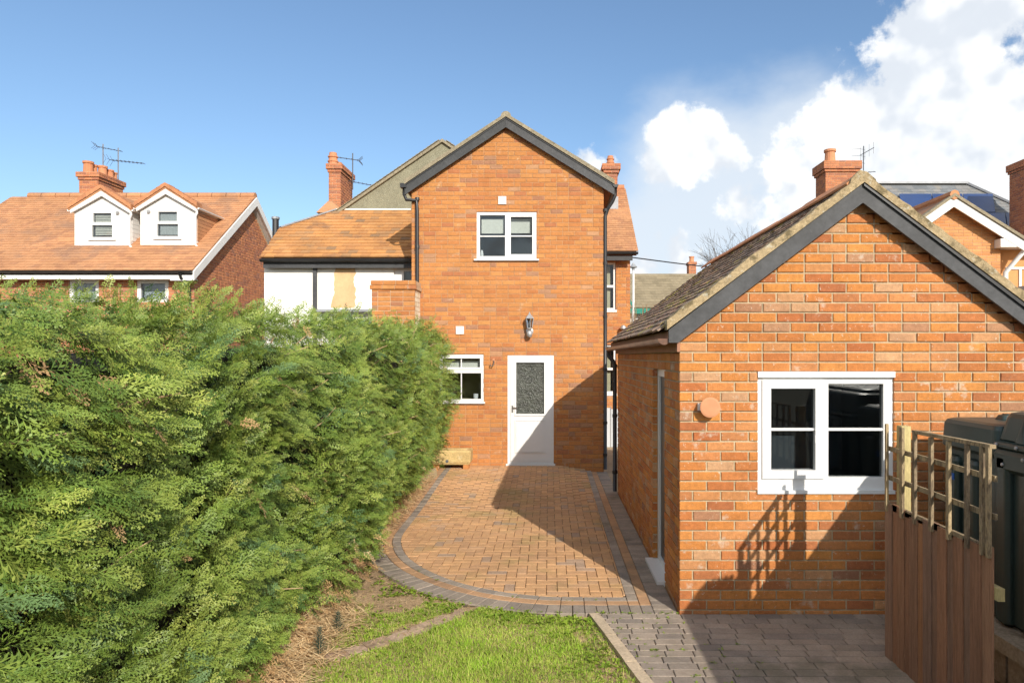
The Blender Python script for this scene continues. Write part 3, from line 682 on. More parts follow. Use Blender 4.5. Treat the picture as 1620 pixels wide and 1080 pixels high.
# roof: two slopes running back
ov = .11; yf = YH - ov; RL, RR, RP, RZ, RE = -2.66, 1.20, -.80, 6.605, 5.38
for (ex, sgn) in ((RL, -1), (RR, 1)):
    sl_ = MB().prism([(ex, yf + .03, RE + .012), (RP, yf + .03, RZ + .012), (RP, yf + .03, RZ - .07), (ex, yf + .03, RE - .07)], (0, 4.6, 0)).build('roof', m_softwood, house)
    S = Vector((RP - ex, 0, RZ - RE)); ls = S.length
    tiles((ex - sgn * 0, yf + .01, RE + .03), (0, 1, 0), S, 4.55, ls, .165, .10, m_tile_b, sl_)
    # verge bedding and bargeboard
    MB().prism([(ex + sgn * .03, yf - .035, RE + .0), (RP, yf - .035, RZ + .035 ), (RP, yf - .035, RZ + .10), (ex + sgn * .03, yf - .035, RE + .085)], (0, .16, 0)).build('verge', m_verge_h, house)
    p = Vector((ex + sgn * .03, yf, RE - .01)); q = Vector((RP - sgn * (-.001), yf, RZ + .03))
    bargeboard(house, p, q, .185, .03, m_barge)
    MB().prism([p + Vector((0, -.012, .02)), q + Vector((0, -.012, .0)), q + Vector((0, -.012, -.03)), p + Vector((0, -.012, -.02))], (0, .011, 0)).build('bargeboard_trim', m_black, house)
    gx = ex + sgn * .05
    gutter((gx, yf - .02, RE - .0), (gx, 17.3, RE - .0), .055, m_black, house)
for i in range(11):
    y = yf + .02 + i * .42; MB().tube([(RP, y, RZ + .055), (RP, y + .41, RZ + .055)], .10, 10).build('ridge_tile', m_verge_h if i == 0 else m_ridge, house)
# downpipes with swan necks
yp = YH - .05
pl_ = MB().tube([(RL - .05, yf + .06, RE - .03), (RL - .05, yf + .06, RE - .17), (RL - .01, yf + .06, RE - .27), (hx(660), yp, hz(318)), (hx(660) + .01, yp, hz(335)), (hx(661), yp, hz(500)), (hx(661), yp, hz(560))], .034, 10).build('downpipe', m_black, house, smooth=True)
MB().box((RL - .11, yf - .03, RE - .06), (RL + .0, yf + .09, RE + .02)).build('hopper', m_black, pl_)
for z in (5.1, 4.2, 3.3): MB().tube([(hx(661), yp, z), (hx(661), yp, z + .05)], .042, 10).build('pipe_clip', m_black, pl_)
xp = hx(957.5)
pr_ = MB().tube([(RR + .05, yf + .06, RE - .03), (RR + .05, yf + .06, RE - .18), (RR - .0, yf + .06, RE - .30), (xp + .05, yp + .05, hz(330)), (xp, yp + .05, hz(342)), (xp, yp + .05, hz(500)), (xp, yp + .05, .05)], .034, 10).build('downpipe', m_black, house, smooth=True)
for z in (4.9, 3.9, 2.9, 1.9, .9, .3): MB().tube([(xp, yp + .05, z), (xp, yp + .05, z + .05)], .042, 10).build('pipe_clip', m_black, pr_)
# back door
d0, d1, dz0, dz1 = door_r
door = MB().plate(*plate_rects(d0, d1, dz0, dz1, [(d0 + .06, d1 - .06, dz0 + .05, dz1 - .06)]), .005, .085, fh).build('door', m_white, house)
gx0, gx1, gz0, gz1 = hx(816.5), hx(861), hz(654.5), hz(573)
MB().plate(*plate_rects(d0 + .055, d1 - .055, dz0 + .05, dz1 - .055, [(gx0, gx1, gz0, gz1)]), -.012, .06, fh).build('door_leaf', m_white, door)
MB().plate(*plate_rects(gx0 - .03, gx1 + .03, gz0 - .03, gz1 + .03, [(gx0 + .002, gx1 - .002, gz0 + .002, gz1 - .002)]), -.030, -.0125, fh).build('glazing_bead', m_white, door)
MB().box((gx0 - .01, .02, gz0 - .01), (gx1 + .01, .035, gz1 + .01), fh).build('pane', m_frost, door)
pz0, pz1 = hz(716), hz(664)
MB().plate(*plate_rects(gx0 - .02, gx1 + .02, pz0, pz1, [(gx0 - .006, gx1 + .006, pz0 + .014, pz1 - .014)]), -.026, -.0125, fh).build('panel_moulding', m_white, door)
MB().plate(*plate_rects(gx0 + .002, gx1 - .002, pz0 + .024, pz1 - .024, []), -.024, -.0125, fh).build('lower_panel', m_white, door)
MB().box((d0 - .03, -.055, dz0 - .045), (d1 + .03, .08, dz0 - .001), fh).build('door_sill', m_white, door)
hd = MB().box((hx(809.5), -.022, hz(652)), (hx(812), -.012, hz(641)), fh).build('handle', m_metal, door)
MB().tube([(hx(811), YH - .02, hz(644)), (hx(811), YH - .055, hz(644)), (hx(819), YH - .06, hz(645))], .009, 8).build('lever', m_metal, hd, smooth=True)
# windows
def hlight(a, b, t, bo, sash=0, bu=(), bz=()): return (hx(a), hx(b), hz(bo), hz(t), sash, [hx(v) for v in bu], [hz(v) for v in bz])
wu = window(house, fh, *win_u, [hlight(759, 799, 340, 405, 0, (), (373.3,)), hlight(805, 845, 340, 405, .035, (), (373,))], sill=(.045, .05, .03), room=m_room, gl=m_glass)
MB().box((win_u[0] + .08, .13, hz(367.5)), (hx(796.5), .14, hz(344)), fh).build('blind', m_blind, wu)
MB().box((hx(807), .13, hz(367)), (hx(839.5), .14, hz(344)), fh).build('blind', m_blind, wu)
MB().lathe((hx(760.5), YH + .2, hz(405)), [(.03, 0), (.035, .05), (.03, .1), (.015, .14)], 8).build('ornament', m_white, wu)
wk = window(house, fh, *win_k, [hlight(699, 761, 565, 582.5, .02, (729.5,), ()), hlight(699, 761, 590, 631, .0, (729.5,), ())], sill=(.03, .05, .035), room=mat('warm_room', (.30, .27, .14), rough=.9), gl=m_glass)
MB().box((hx(700), .15, hz(584)), (hx(760), .16, hz(570)), fh).build('blind', m_blind, wk)
MB().lathe((hx(751), YH + .2, hz(631)), [(.045, 0), (.05, .09), (.045, .09)], 10).build('cup', m_white, wk)
# vent covers
for (a, b, t, bo) in ((788.5, 801, 311, 323.5), (721.5, 734, 516, 528.5)):
    vt = MB().box((hx(a), -.022, hz(bo)), (hx(b), .0, hz(t)), fh).build('vent_cover', m_white, house)
    for i in range(5): z = hz(bo) + .022 + i * .024; MB().box((hx(a) + .012, -.026, z), (hx(b) - .012, -.0225, z + .012), fh).build('louvre', m_white, vt)
# front wing of the same house, seen past its corner
SW = 62.0; YW = F / SW; fw = Fr((0, YW, 0)); wx = lambda px: (px - CX) / SW; wz = lambda py: H + (CY - py) / SW
WX = wx(997); wwin = [(wx(974.5) - .82, wx(974.5), wz(490), wz(415)), (wx(975) - .82, wx(975), wz(622), wz(545))]
ww = MB().plate(*plate_rects(-2.6, WX - .006, -.3, 4.95, grow4(wwin)), .008, .2, fw); ww.box((WX - .2, YW + .201, -.3), (WX - .008, YW + 5, 4.95))
ww.prism([(WX - .2, YW + .2, 4.95), (WX - .2, YW + 5, 4.95), (WX - .2, YW + 2.6, 6.85)], (.19, 0, 0))
ww = ww.build('wing_wall', m_mortar_h, house)
brickwork(fw, [r_ for r_ in lay(.5, WX, -.25, 4.9, wwin, LB, CB, JB, seed=14)], m_brick_h, ww)
brickwork(Fr((WX, YW, 0), (0, 1, 0), (-1, 0, 0)), lay(.06, 5, -.25, 4.9, [], LB, CB, JB, seed=15), m_brick_h, ww)
for (a, b, p, q) in wwin:
    mzz = (p + q) / 2; wd = window(house, fw, a, b, p, q, [(a + .05, b - .06, p + .05, mzz - .03, 0, [], []), (a + .05, b - .06, mzz + .03, q - .05, 0, [], [])], w=.06, room=m_room, sill=(.02, .02, .06))
    MB().box((b - .22, .2, p + .05), (b - .13, .22, q - .08), fw).build('curtain', mat('cream_curtain', (.55, .48, .32), rough=.9), wd)
we = (YW - .25, 4.80); wr = (YW + 2.6, 7.06); wrx = wx(1005)
rf = MB().prism([(wrx, we[0], we[1]), (wrx, wr[0], wr[1]), (wrx, wr[0], wr[1] - .1), (wrx, we[0], we[1] - .1)], (-5.0, 0, 0)).prism([(wrx, wr[0] + .002, wr[1]), (wrx, wr[0] + 2.9, we[1]), (wrx, wr[0] + 2.9, we[1] - .1), (wrx, wr[0] + .002, wr[1] - .1)], (-5.0, 0, 0)).build('wing_roof', m_softwood, house)
S = Vector((0, wr[0] - we[0], wr[1] - we[1])); tiles((-.2, we[0], we[1] + .02), (1, 0, 0), S, wrx + .24, S.length, .165, .12, m_tile_l, rf, th=.022)
MB().box((-.2, we[0] - .02, we[1] - .22), (wrx - .1, we[0] + .02, we[1] - .10)).build('fascia', m_barge, rf)
gutter((-.2, we[0] - .07, we[1] - .02), (wrx + .03, we[0] - .07, we[1] - .02), .06, m_black, rf)
for i in range(8): MB().tube([(wrx - .45 * i, wr[0], wr[1] + .02), (wrx - .45 * i - .44, wr[0], wr[1] + .02)], .12, 8).build('ridge_tile', m_ridge, rf)
c0 = at(952, 330, 57); 
chimney(house, (957 - CX) / 57, (977 - CX) / 57, F / 57, F / 57 + .75, 5.9, H + (CY - 259) / 57, m_brick_f, pots=[((966 - CX) / 56.3, F / 57 + .3, .10, .30, 'ornate')], cap=((.04, .09), (.08, .17)))
MB().prism([((955 - CX) / 57, F / 57 - .02, 6.2), ((978 - CX) / 57, F / 57 - .02, 6.2), ((978 - CX) / 57, F / 57 - .02, 6.6), ((955 - CX) / 57, F / 57 - .02, 6.6)], (0, .02, 0)).build('flashing', m_lead, house)

# wall lantern above the door
lx = hx(838); lan = thing('wall_lantern', (lx, YH, hz(530)), 'grey metal wall lantern with glass panes above the back door', 'lantern')
MB().lathe((lx, YH - .004, hz(524)), [(.07, 0), (.07, .012), (.05, .02), (.03, .03)], 16, ax=(0, -1, 0)).build('back_plate', m_lampgrey, lan)
MB().tube([(lx, YH - .02, hz(524)), (lx, YH - .09, hz(530)), (lx, YH - .12, hz(524)), (lx, YH - .12, hz(521))], .013, 8).build('arm', m_lampgrey, lan, smooth=True)
ly = YH - .12; z0, z1 = hz(519), hz(504)
MB().lathe((lx, ly, z1), [(.085, -.008), (.088, .0), (.05, .05), (.03, .065), (.012, .10), (.0, .13)], 6).build('cap', m_lampgrey, lan)
MB().lathe((lx, ly, z0), [(.045, 0), (.074, z1 - z0 - .006)], 6).build('glass', m_lampglass, lan)
for k in range(6):
    t = math.pi / 3 * k; c, s_ = math.cos(t), math.sin(t); e = Vector((0, 0, 1)).orthogonal().normalized(); g = Vector((0, 0, 1)).cross(e); d = e * c + g * s_
    MB().tube([Vector((lx, ly, z0)) + d * .048, Vector((lx, ly, z1)) + d * .078], .006, 5).build('glazing_bar', m_lampgrey, lan)
MB().lathe((lx, ly, z0 - .05), [(.02, 0), (.03, .012), (.05, .04), (.05, .052)], 12).build('base', m_lampgrey, lan)
MB().lathe((lx, ly + .01, hz(534)), [(.0, 0), (.04, .01), (.055, .05), (.055, .10), (.03, .13)], 12).build('sensor', m_lampgrey, lan, smooth=True)
MB().lathe((lx, ly, z0 + .01), [(.02, 0), (.03, .05), (.02, .11), (0, .13)], 8).build('bulb', m_white, lan, smooth=True)
# hook by the kitchen window
hk = thing('wall_hook', (hx(779), YH, hz(577)), 'small brown curved hook screwed to the brick beside the kitchen window', 'hook')
MB().tube([(hx(781), YH - .005, hz(570)), (hx(782), YH - .05, hz(573)), (hx(780), YH - .07, hz(579)), (hx(776), YH - .06, hz(579)), (hx(776), YH - .05, hz(576))], .010, 7).build('hook', m_bark, hk, smooth=True)
MB().box((hx(779.5), YH - .012, hz(576)), (hx(782.5), YH - .001, hz(567))).build('plate', m_terra, hk)
# security lamp on the wing
slp = thing('security_lamp', (wx(985), YW, wz(518)), 'small dark security lamp on the brick wing behind the garage', 'lamp')
MB().lathe((wx(985), YW - .14, wz(520)), [(.05, -.03), (.085, .0), (.06, .06), (.02, .09)], 10).build('lamp_head', m_lampgrey, slp)
MB().tube([(wx(987), YW, wz(519)), (wx(986), YW - .12, wz(518))], .02, 7).build('arm', m_black, slp)
ps = thing('low_screen', (1.6, 16.6, 0), 'pale grey low screen seen through the gap beside the garage', 'screen')
for i in range(3): MB().box((.9 + i * .62, 16.6, -.05), (1.5 + i * .62, 16.64, .92 - .03 * i)).build('panel', m_cool, ps)
for i in range(2): MB().box((1.5 + i * .62, 16.59, -.05), (1.52 + i * .62, 16.65, .95)).build('post', m_galv, ps)

# ------------------------------------------------------------------ the brick garage
SG = 187.0; YG = F / SG; gxp = lambda px: (px - CX) / SG; gzp = lambda py: H + (CY - py) / SG
GX0, GX1, GY1 = 1.107, 4.13, 10.96; GPX, GE = 2.616, 2.30
gar = thing('brick_garage', (2.6, YG, 0), 'red brick garage with dark mossy tiled roof and white two-light window', 'garage')
fg = Fr((0, YG, 0)); wg = (gxp(1199), gxp(1414.5), gzp(775), gzp(587.5))
PZG = 3.60; pit = .757
gwall = MB().plate(*plate_rects(GX0 + .008, GX1 - .008, -.25, GE, grow4([wg])), .010, .12, fg)
gwall.prism([(GX0 + .008, YG + .01, GE), (GX1 - .008, YG + .01, GE), (GPX, YG + .01, GE + (GPX - GX0) * pit)], (0, .11, 0))
fs = Fr((GX0, 0, 0), (0, -1, 0), (1, 0, 0))            # left wall: u runs towards the camera
dg = (-7.27, -6.53, 0.03, 2.05)
gwall.plate(*plate_rects(-GY1, -(YG + .121), -.25, GE, grow4([dg])), .010, .12, fs)
gwall.box((GX1 - .12, YG + .121, -.25), (GX1 - .01, GY1, GE)); gwall.box((GX0 + .13, GY1 - .12, -.25), (GX1 - .13, GY1 - .005, GE))
gwall.prism([(GX0 + .13, GY1 - .12, GE), (GX1 - .13, GY1 - .12, GE), (GPX, GY1 - .12, 3.3)], (0, .11, 0))
gwall = gwall.build('wall', m_mortar_g, gar)
LG, CG, JG = .2365, .0838, .0125
gv = [brick_mesh(LG - JG, CG - JG, m_brick_g, 200 + i, c=.005) for i in range(8)]
def ggab(z):
    if z < GE - .15: return (GX0, GX1)
    f = max(0, (3.55 - z)) / pit; return (max(GX0, GPX - f), min(GX1, GPX + f)) if f > .03 else None
# the front courses are numbered from the ground so the joints fall as in the photograph
gr = lay(GX0, GX1, -.045 - CG, 3.5, [wg], LG, CG, JG, ggab, head=.03, seed=21)
brickwork(fg, gr, m_brick_g, gwall, gv, 300, (LG - JG, CG - JG), jit=.003)
brickwork(fs, lay(-GY1, -YG - .008, -.045 - CG, GE, [dg], LG, CG, JG, head=.03, seed=22), m_brick_g, gwall, jit=.002)
brickwork(Fr((GX1, 0, 0), (0, 1, 0), (-1, 0, 0)), lay(YG, GY1, -.045 - CG, GE, [], LG, CG, JG, seed=23), m_brick_g, gwall)
# window
def glight(a, b, t, bo, sash=0, bu=(), bz=()): return (gxp(a), gxp(b), gzp(bo), gzp(t), sash, [gxp(v) for v in bu], [gzp(v) for v in bz])
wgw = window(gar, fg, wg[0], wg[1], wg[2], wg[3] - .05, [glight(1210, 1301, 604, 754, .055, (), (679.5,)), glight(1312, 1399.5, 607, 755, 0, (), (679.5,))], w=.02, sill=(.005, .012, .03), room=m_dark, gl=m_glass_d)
MB().box((wg[0] - .002, -.014, wg[3] - .049), (wg[1] + .004, .1, wg[3] - .0), fg).build('head_trim', m_white, wgw)
MB().tube([gp and Vector((gxp(1290), YG - .005, gzp(688))), Vector((gxp(1290), YG - .005, gzp(700)))], .006, 6).build('latch', m_white, wgw)
# side door
dfr = MB().plate(*plate_rects(dg[0], dg[1], dg[2], dg[3], [(dg[0] + .075, dg[1] - .075, dg[2] + .05, dg[3] - .08)]), .055, .11, fs).build('door', m_white, gar)
MB().box((dg[0] + .07, .075, dg[2] + .05), (dg[1] - .07, .10, dg[3] - .08), fs).build('door_leaf', mat('dark_grey_door', (.05, .055, .06), rough=.35, spec=.5), dfr)
MB().box((dg[0] - .03, -.075, dg[2] - .05), (dg[1] + .02, .06, dg[2] + .0), fs).build('door_sill', m_white, dfr)
# roof
GOV = .095; gyf = YG - GOV; TE = 2.385; TX = 1.0; TPX = GPX; TPZ = TE + (GPX - TX) * pit
for sgn, ex in ((-1, TX), (1, 2 * GPX - TX)):
    sl_ = MB().prism([(ex, gyf + .03, TE), (TPX, gyf + .03, TPZ), (TPX, gyf + .03, TPZ - .07), (ex, gyf + .03, TE - .07)], (0, GY1 - gyf, 0)).build('roof', m_softwood, gar)
    S = Vector((TPX - ex, 0, TPZ - TE)); ls = S.length
    tv = [tile_mesh(.162, .15, .017, m_tile_g, 300 + i, sag=U(0, .006)) for i in range(7)]
    tiles((ex + sgn * .04, gyf + .06, TE + .012), (0, 1, 0), S, GY1 - gyf - .1, ls + .04, .165, .107, m_tile_g, sl_, th=.018, nparts=300 if sgn < 0 else 0, variants=tv, wob=.008)
    # verge bedding, bargeboard, fillet
    vm = MB(); n = 26; prev = None
    for i in range(n):
        f0, f1 = i / n, (i + 1) / n
        a = Vector((ex + sgn * .02, gyf - .03, TE)).lerp(Vector((TPX, gyf - .03, TPZ)), f0); b = Vector((ex + sgn * .02, gyf - .03, TE)).lerp(Vector((TPX, gyf - .03, TPZ)), f1)
        t0 = prev if prev is not None else U(.085, .10); t1 = U(.082, .106); prev = t1
        j0 = U(-.006, .006)
        vm.prism([a + Vector((0, 0, .012)), b + Vector((0, 0, .012)), b + Vector((0, 0, t1)), a + Vector((0, 0, t0))], (0, .165 + U(-.02, .02), 0))
    vm.build('verge', m_verge, gar)
    p = Vector((ex - sgn * .0, gyf, TE + .012)); q = Vector((TPX, gyf, TPZ + .012)); bh = .165
    if sgn < 0: poly = [p, q, q - Vector((0, 0, bh)), Vector((1.095, gyf, TE - .10 - .0)) , Vector((1.0, gyf, TE - .10)), Vector((1.0, gyf, TE + .012))]
    if sgn < 0: poly = [Vector((1.0, gyf, TE + .012)), q, q - Vector((0, 0, bh)), Vector((1.079, gyf, TE - .094)), Vector((1.0, gyf, TE - .094))]
    else: poly = [p, q, q - Vector((0, 0, bh)), p - Vector((0, 0, bh))]
    bb = MB().prism(poly, (0, .028, 0)).build('bargeboard', m_barge, gar)
    if sgn > 0: MB().prism([p + Vector((0, -.02, .01)), q + Vector((0, -.02, .01)), q + Vector((0, -.02, -.028)), p + Vector((0, -.02, -.028))], (0, .019, 0)).build('bargeboard_trim', m_black, gar)
for i in range(13):
    y = gyf + .01 + i * .42 + U(-.006, .006); zt = TPZ + .115 + U(-.006, .006)
    MB().prism([(TPX - .125, y, TPZ - .005), (TPX, y, zt - .018), (TPX + .125, y, TPZ - .005), (TPX + .132, y, TPZ + .012), (TPX, y, zt), (TPX - .132, y, TPZ + .012)], (0, .412, 0), r=random.random()).build('ridge_tile', m_ridge, gar)
MB().prism([(TPX - .11, gyf - .012, TPZ + .004), (TPX + .11, gyf - .012, TPZ + .004), (TPX + .10, gyf - .012, TPZ + .04), (TPX + .03, gyf - .012, TPZ + .10), (TPX - .03, gyf - .012, TPZ + .115), (TPX - .10, gyf - .012, TPZ + .045)], (0, .05, 0)).build('ridge_bedding', m_verge, gar)
MB().box((1.075, gyf + .03, 2.215), (1.1, GY1 + .02, 2.30)).build('fascia', m_softwood, gar)
gt = gutter((.965, gyf + .02, 2.325), (.965, GY1 + .05, 2.31), .052, m_gutter, gar, brackets=9)
gdp = MB().tube([(.965, GY1 - .0, 2.27), (.965, GY1 - .0, 2.18), (1.045, GY1 - .02, 2.08), (1.06, GY1 - .02, 2.0), (1.06, GY1 - .02, .02)], .034, 10).build('downpipe', m_black, gar, smooth=True)
for z in (2.0, 1.2, .3): MB().tube([(1.06, GY1 - .02, z), (1.06, GY1 - .02, z + .05)], .042, 10).build('pipe_clip', m_black, gdp)
# round terracotta vent cover on the garage wall
vx, vz = gxp(1120), gzp(643); vc = thing('round_vent_cover', (vx, YG, vz), 'round terracotta disc cover on a white bracket on the garage wall', 'vent cover')
MB().lathe((vx, YG - .075, vz), [(.0, -.001), (.083, 0), (.085, .006), (.085, .012), (.07, .016), (0, .017)], 28, ax=(0, -1, 0)).build('disc', m_terra, vc)
MB().tube([(vx - .045, YG, vz), (vx - .045, YG - .075, vz)], .02, 8).build('bracket', m_white, vc)
MB().box((vx - .09, YG - .03, vz - .03), (vx - .05, YG + .0, vz + .03)).build('mount', m_white, vc)

# ------------------------------------------------------------------ fence with trellis, oil tank, slab
FX, FY0, FY1 = 2.46, 3.80, 4.97
fen = thing('boarded_fence', (FX, (FY0 + FY1) / 2, 0), 'short brown boarded fence panel with weathered trellis top, in front of the oil tank', 'fence')
nb = 14; ff = Fr((FX, FY1, 0), (0, -1, 0), (1, 0, 0)); ln = FY1 - FY0
for i in range(nb):
    a, b = ln * i / nb, ln * (i + 1) / nb + .012; t = 1.108 + .014 * math.sin(i * 1.1) - .006 * i / nb + U(-.006, .006); o = .008 if i % 2 else 0.
    MB().box((a, -.012 + o, -.03), (b, .004 + o, t), ff, r=random.random()).build('board', m_fence, fen)
for z in (.25, .83): MB().box((-.02, .013, z), (ln + .045, .05, z + .07), ff).build('rail', m_post, fen)
tr = MB().box((.0, -.004, 1.075), (ln, .018, 1.118), ff).build('trellis_rail', m_trel, fen)
def yof(px): return F * FX / (px - CX)                 # where the fence line meets that sight line
for (px, wd, z1, r_) in ((1406, .022, 1.69, 0), (1430, .04, 1.685, .3), (1450.5, .028, 1.675, .6), (1476.5, .032, 1.66, .2), (1504.5, .03, 1.66, .8), (1534, .026, 1.665, .5), (1558, .026, 1.675, .1), (1568, .028, 1.675, .7)):
    u = FY1 - yof(px); MB().box((u - wd / 2, -.024, 1.06), (u + wd / 2, -.005, z1), ff, r=r_).build('batten', m_trel, tr)
for z in (1.505, 1.295): MB().bar(ff.p(-.0, .012, z + .005), ff.p(ln + .03, .012, z - .004), .016, .032, up=(0, 0, 1)).build('batten', m_trel, tr)
MB().bar(ff.p(FY1 - yof(1447), .0, 1.672), ff.p(ln + .02, .0, 1.678), .036, .022).build('batten', m_trel, tr)
MB().box((FY1 - yof(1412), .03, -.1), (FY1 - yof(1412) + .07, .095, 1.685), ff).build('post', m_post, fen)
# the taller panel that continues the fence beside the camera
f2 = thing('tall_fence_panel', (2.62, 1.6, 0), 'tall brown boarded fence panel continuing beside the camera, throwing the shadow', 'fence')
for i in range(30):
    y0 = 3.60 - i * .12; t = 1.70 if y0 > 3.33 else min(2.02, 1.74 + (3.33 - y0) / .6 * .28)
    MB().box((2.61, y0 - .125, -.03), (2.632, y0, t), r=random.random()).build('board', m_fence, f2)
# oil tank
TX0, TX1, TY0, TY1 = 3.10, 4.3, 3.30, 5.44
tk = thing('oil_tank', (3.7, 4.7, 0), 'dark green plastic oil tank with bolted seam behind the trellis fence', 'tank')
def rbox(x0, x1, y0, y1, z0, z1, r, taper=0., n=5):
    mb = MB(); ring = lambda z, e: [(cx_ + math.cos(t) * r, cy_ + math.sin(t) * r, z) for (cx_, cy_, a) in ((x1 - r - e, y1 - r - e, 0), (x0 + r + e, y1 - r - e, 90), (x0 + r + e, y0 + r + e, 180), (x1 - r - e, y0 + r + e, 270)) for t in (R(a + 90 * k / n) for k in range(n + 1))]
    lv = [(z0, .03), (z0 + .03, 0), (z1 - .04, taper), (z1 - .012, taper + .014), (z1, taper + .05)]; m_ = 4 * (n + 1); V = []
    for z, e in lv: V += ring(z, e)
    mb.add(V, [(i * m_ + j, i * m_ + (j + 1) % m_, (i + 1) * m_ + (j + 1) % m_, (i + 1) * m_ + j) for i in range(len(lv) - 1) for j in range(m_)] + [tuple(reversed(range(m_))), tuple(range((len(lv) - 1) * m_, len(lv) * m_))])
    return mb
ZB = .335
body = rbox(TX0 + .05, TX1, TY0 + .05, TY1, ZB, 1.50, .07).build('lower_shell', m_tank, tk)
for (y, d_, zt) in ((5.20, .16, 1.42), (4.97, .16, 1.42), (4.62, .14, 1.52), (4.34, .14, 1.52), (4.06, .14, 1.52), (3.78, .14, 1.52), (3.50, .14, 1.52)):
    rbox(TX0, TX0 + .12, y, y + d_, ZB, zt, .035).build('rib', m_tank, body)
for i in range(4): x = TX0 + .15 + i * .27; rbox(x, x + .16, TY0, TY0 + .12, ZB, 1.45, .03).build('rib', m_tank, body)
rbox(TX0 + .0, TX0 + .12, 3.40, 4.78, 1.385, 1.55, .04).build('rib', m_tank, body)
seam = rbox(TX0 - .015, TX1 + .02, TY0 - .02, 4.80, 1.545, 1.60, .06).build('seam_flange', m_tank, tk)
for i in range(4): MB().lathe((TX0 - .0, 4.66 - i * .2, 1.50 if i % 2 else 1.44), [(.013, 0), (.013, .008), (.008, .012)], 10, ax=(-1, 0, 0)).build('bolt', m_galv, seam)
for i in range(4): MB().lathe((TX0 - .016, 4.70 - i * .2, 1.572), [(.013, 0), (.013, .008), (.008, .012)], 10, ax=(-1, 0, 0)).build('bolt', m_galv, seam)
rbox(TX0 + .01, TX1, 4.74, TY1 - .01, 1.46, 1.70, .05, taper=.01).build('upper_shell', m_tank, tk)
rbox(TX0 + .02, TX1, TY0 + .02, 4.78, 1.58, 1.80, .09, taper=.03).build('upper_shell', m_tank, tk)
rbox(TX0 + .10, TX1 - .1, TY0 + .1, 4.66, 1.76, 1.84, .10, taper=.05).build('raised_top', m_tank, tk)
for i in range(3): y = 4.46 - i * .2; rbox(TX0 + .012, TX0 + .16, y, y + .12, 1.57, 1.78, .035, taper=.03).build('moulded_rib', m_tank, tk)
rbox(TX0 + .30, TX0 + .42, 5.10, 5.22, 1.67, 1.745, .03).build('cap_block', m_tank, tk)
rbox(TX0 + .56, TX0 + .66, 5.12, 5.22, 1.67, 1.745, .03).build('cap_block', m_tank, tk)
MB().box((TX0 - .004, 5.22, 1.235), (TX0 + .002, 5.31, 1.285)).build('sticker', m_blue, tk)
slab = thing('tank_plinth', (3.6, 4.7, 0), 'pale concrete slab under the oil tank on rough blocks', 'plinth')
MB().box((2.97, 3.15, .235), (4.5, 5.55, .333)).build('slab', m_slab, slab)
for i in range(7): MB().box((3.0 + U(0, .04), 3.20 + i * .335, -.05), (4.4, 3.50 + i * .335, .232)).build('block', m_slab, slab)

# ------------------------------------------------------------------ brick pier and trough beside the house
SP = 87.7; YP = F / SP; px0, px1 = (588 - CX) / SP, (656 - CX) / SP; pzt = H + (CY - 443) / SP
pier = thing('brick_pier', ((px0 + px1) / 2, YP, 0), 'square brick pier with projecting cap and whitewashed side, rising behind the hedge', 'pier')
core = MB().box((px0 + .008, YP + .008, -.2), (px1 - .004, YH - .002, pzt - .012)).build('core', m_mortar_f, pier)
pv = [brick_mesh(LB - .01, CB - .01, m_brick_h, 400 + i) for i in range(4)]
fp = Fr((0, YP, 0)); brickwork(fp, lay(px0, px1, -.1, pzt - .17, [], LB, CB, .01, head=.12, seed=31), m_brick_h, core, pv, 80, (LB - .01, CB - .01), jit=.005)
for (z0, z1, e) in ((pzt - .165, pzt - .085, .03), (pzt - .083, pzt, .015)):
    fp2 = Fr((0, YP - e, 0)); brickwork(fp2, lay(px0 - e, px1 + e, z0, z1, [], LB, CB, .01, seed=int(z0 * 100)), m_brick_h, core, pv, 10, (LB - .01, CB - .01), depth=.12, jit=.004)
    MB().box((px0 - e + .01, YP - e + .012, z0 + .004), (px1 + e - .004, YH - .005, z1 - .006)).build('cap', m_mortar_f, pier)
brickwork(Fr((px1, YP, 0), (0, 1, 0), (-1, 0, 0)), lay(.02, YH - YP - .01, -.1, pzt - .17, [], LB, CB, .006, seed=33), mat('whitewashed_brick', [(0, (.72, .66, .54)), (1, (.66, .56, .40))], rough=.9, noise=[(8, .15)], stain=[((.5, .26, .13), 7, .62, .68, .9)]), core)

tro = thing('stone_trough', (-1.7, 12.5, .1), 'pale yellow stone trough raised on bricks against the house wall', 'trough')
ty0, ty1, tz0, tz1, tx0, tx1 = 12.42, 12.80, .20, .46, -2.15, -1.42
mb = MB()
def ringr(x0, x1, y0, y1, z): return [(x0, y0, z), (x1, y0, z), (x1, y1, z), (x0, y1, z)]
V = ringr(tx0 + .02, tx1 - .03, ty0 + .03, ty1 - .02, tz0) + ringr(tx0, tx1 - .005, ty0 + .005, ty1, tz0 + .05) + ringr(tx0 - .005, tx1, ty0, ty1, tz1 - .03) + ringr(tx0, tx1 - .012, ty0 + .012, ty1, tz1) + ringr(tx0 + .07, tx1 - .07, ty0 + .07, ty1 - .07, tz1) + ringr(tx0 + .08, tx1 - .08, ty0 + .08, ty1 - .08, tz0 + .1)
mb.add(V, [(3, 2, 1, 0)] + [(i * 4 + j, i * 4 + (j + 1) % 4, i * 4 + 4 + (j + 1) % 4, i * 4 + 4 + j) for i in range(5) for j in range(4)] + [(20, 21, 22, 23)])
mb.build('basin', m_stone, tro)
for x in (-1.56, -2.1): MB().box((x, 12.44, .05), (x + .10, 12.66, .198), r=.2).build('brick_support', m_brick_h, tro)
MB().lathe((-1.85, ty0 + .004, .27), [(.03, 0), (.022, .004), (.02, -.02)], 10, ax=(0, -1, 0)).build('drain_hole', m_dark, tro)
pk = thing('timber_offcut', (-1.95, 11.1, .05), 'short pale weathered plank leaning on edge under the hedge', 'plank')
a, b = gp(663, 778, .03), gp(692, 757, .06)
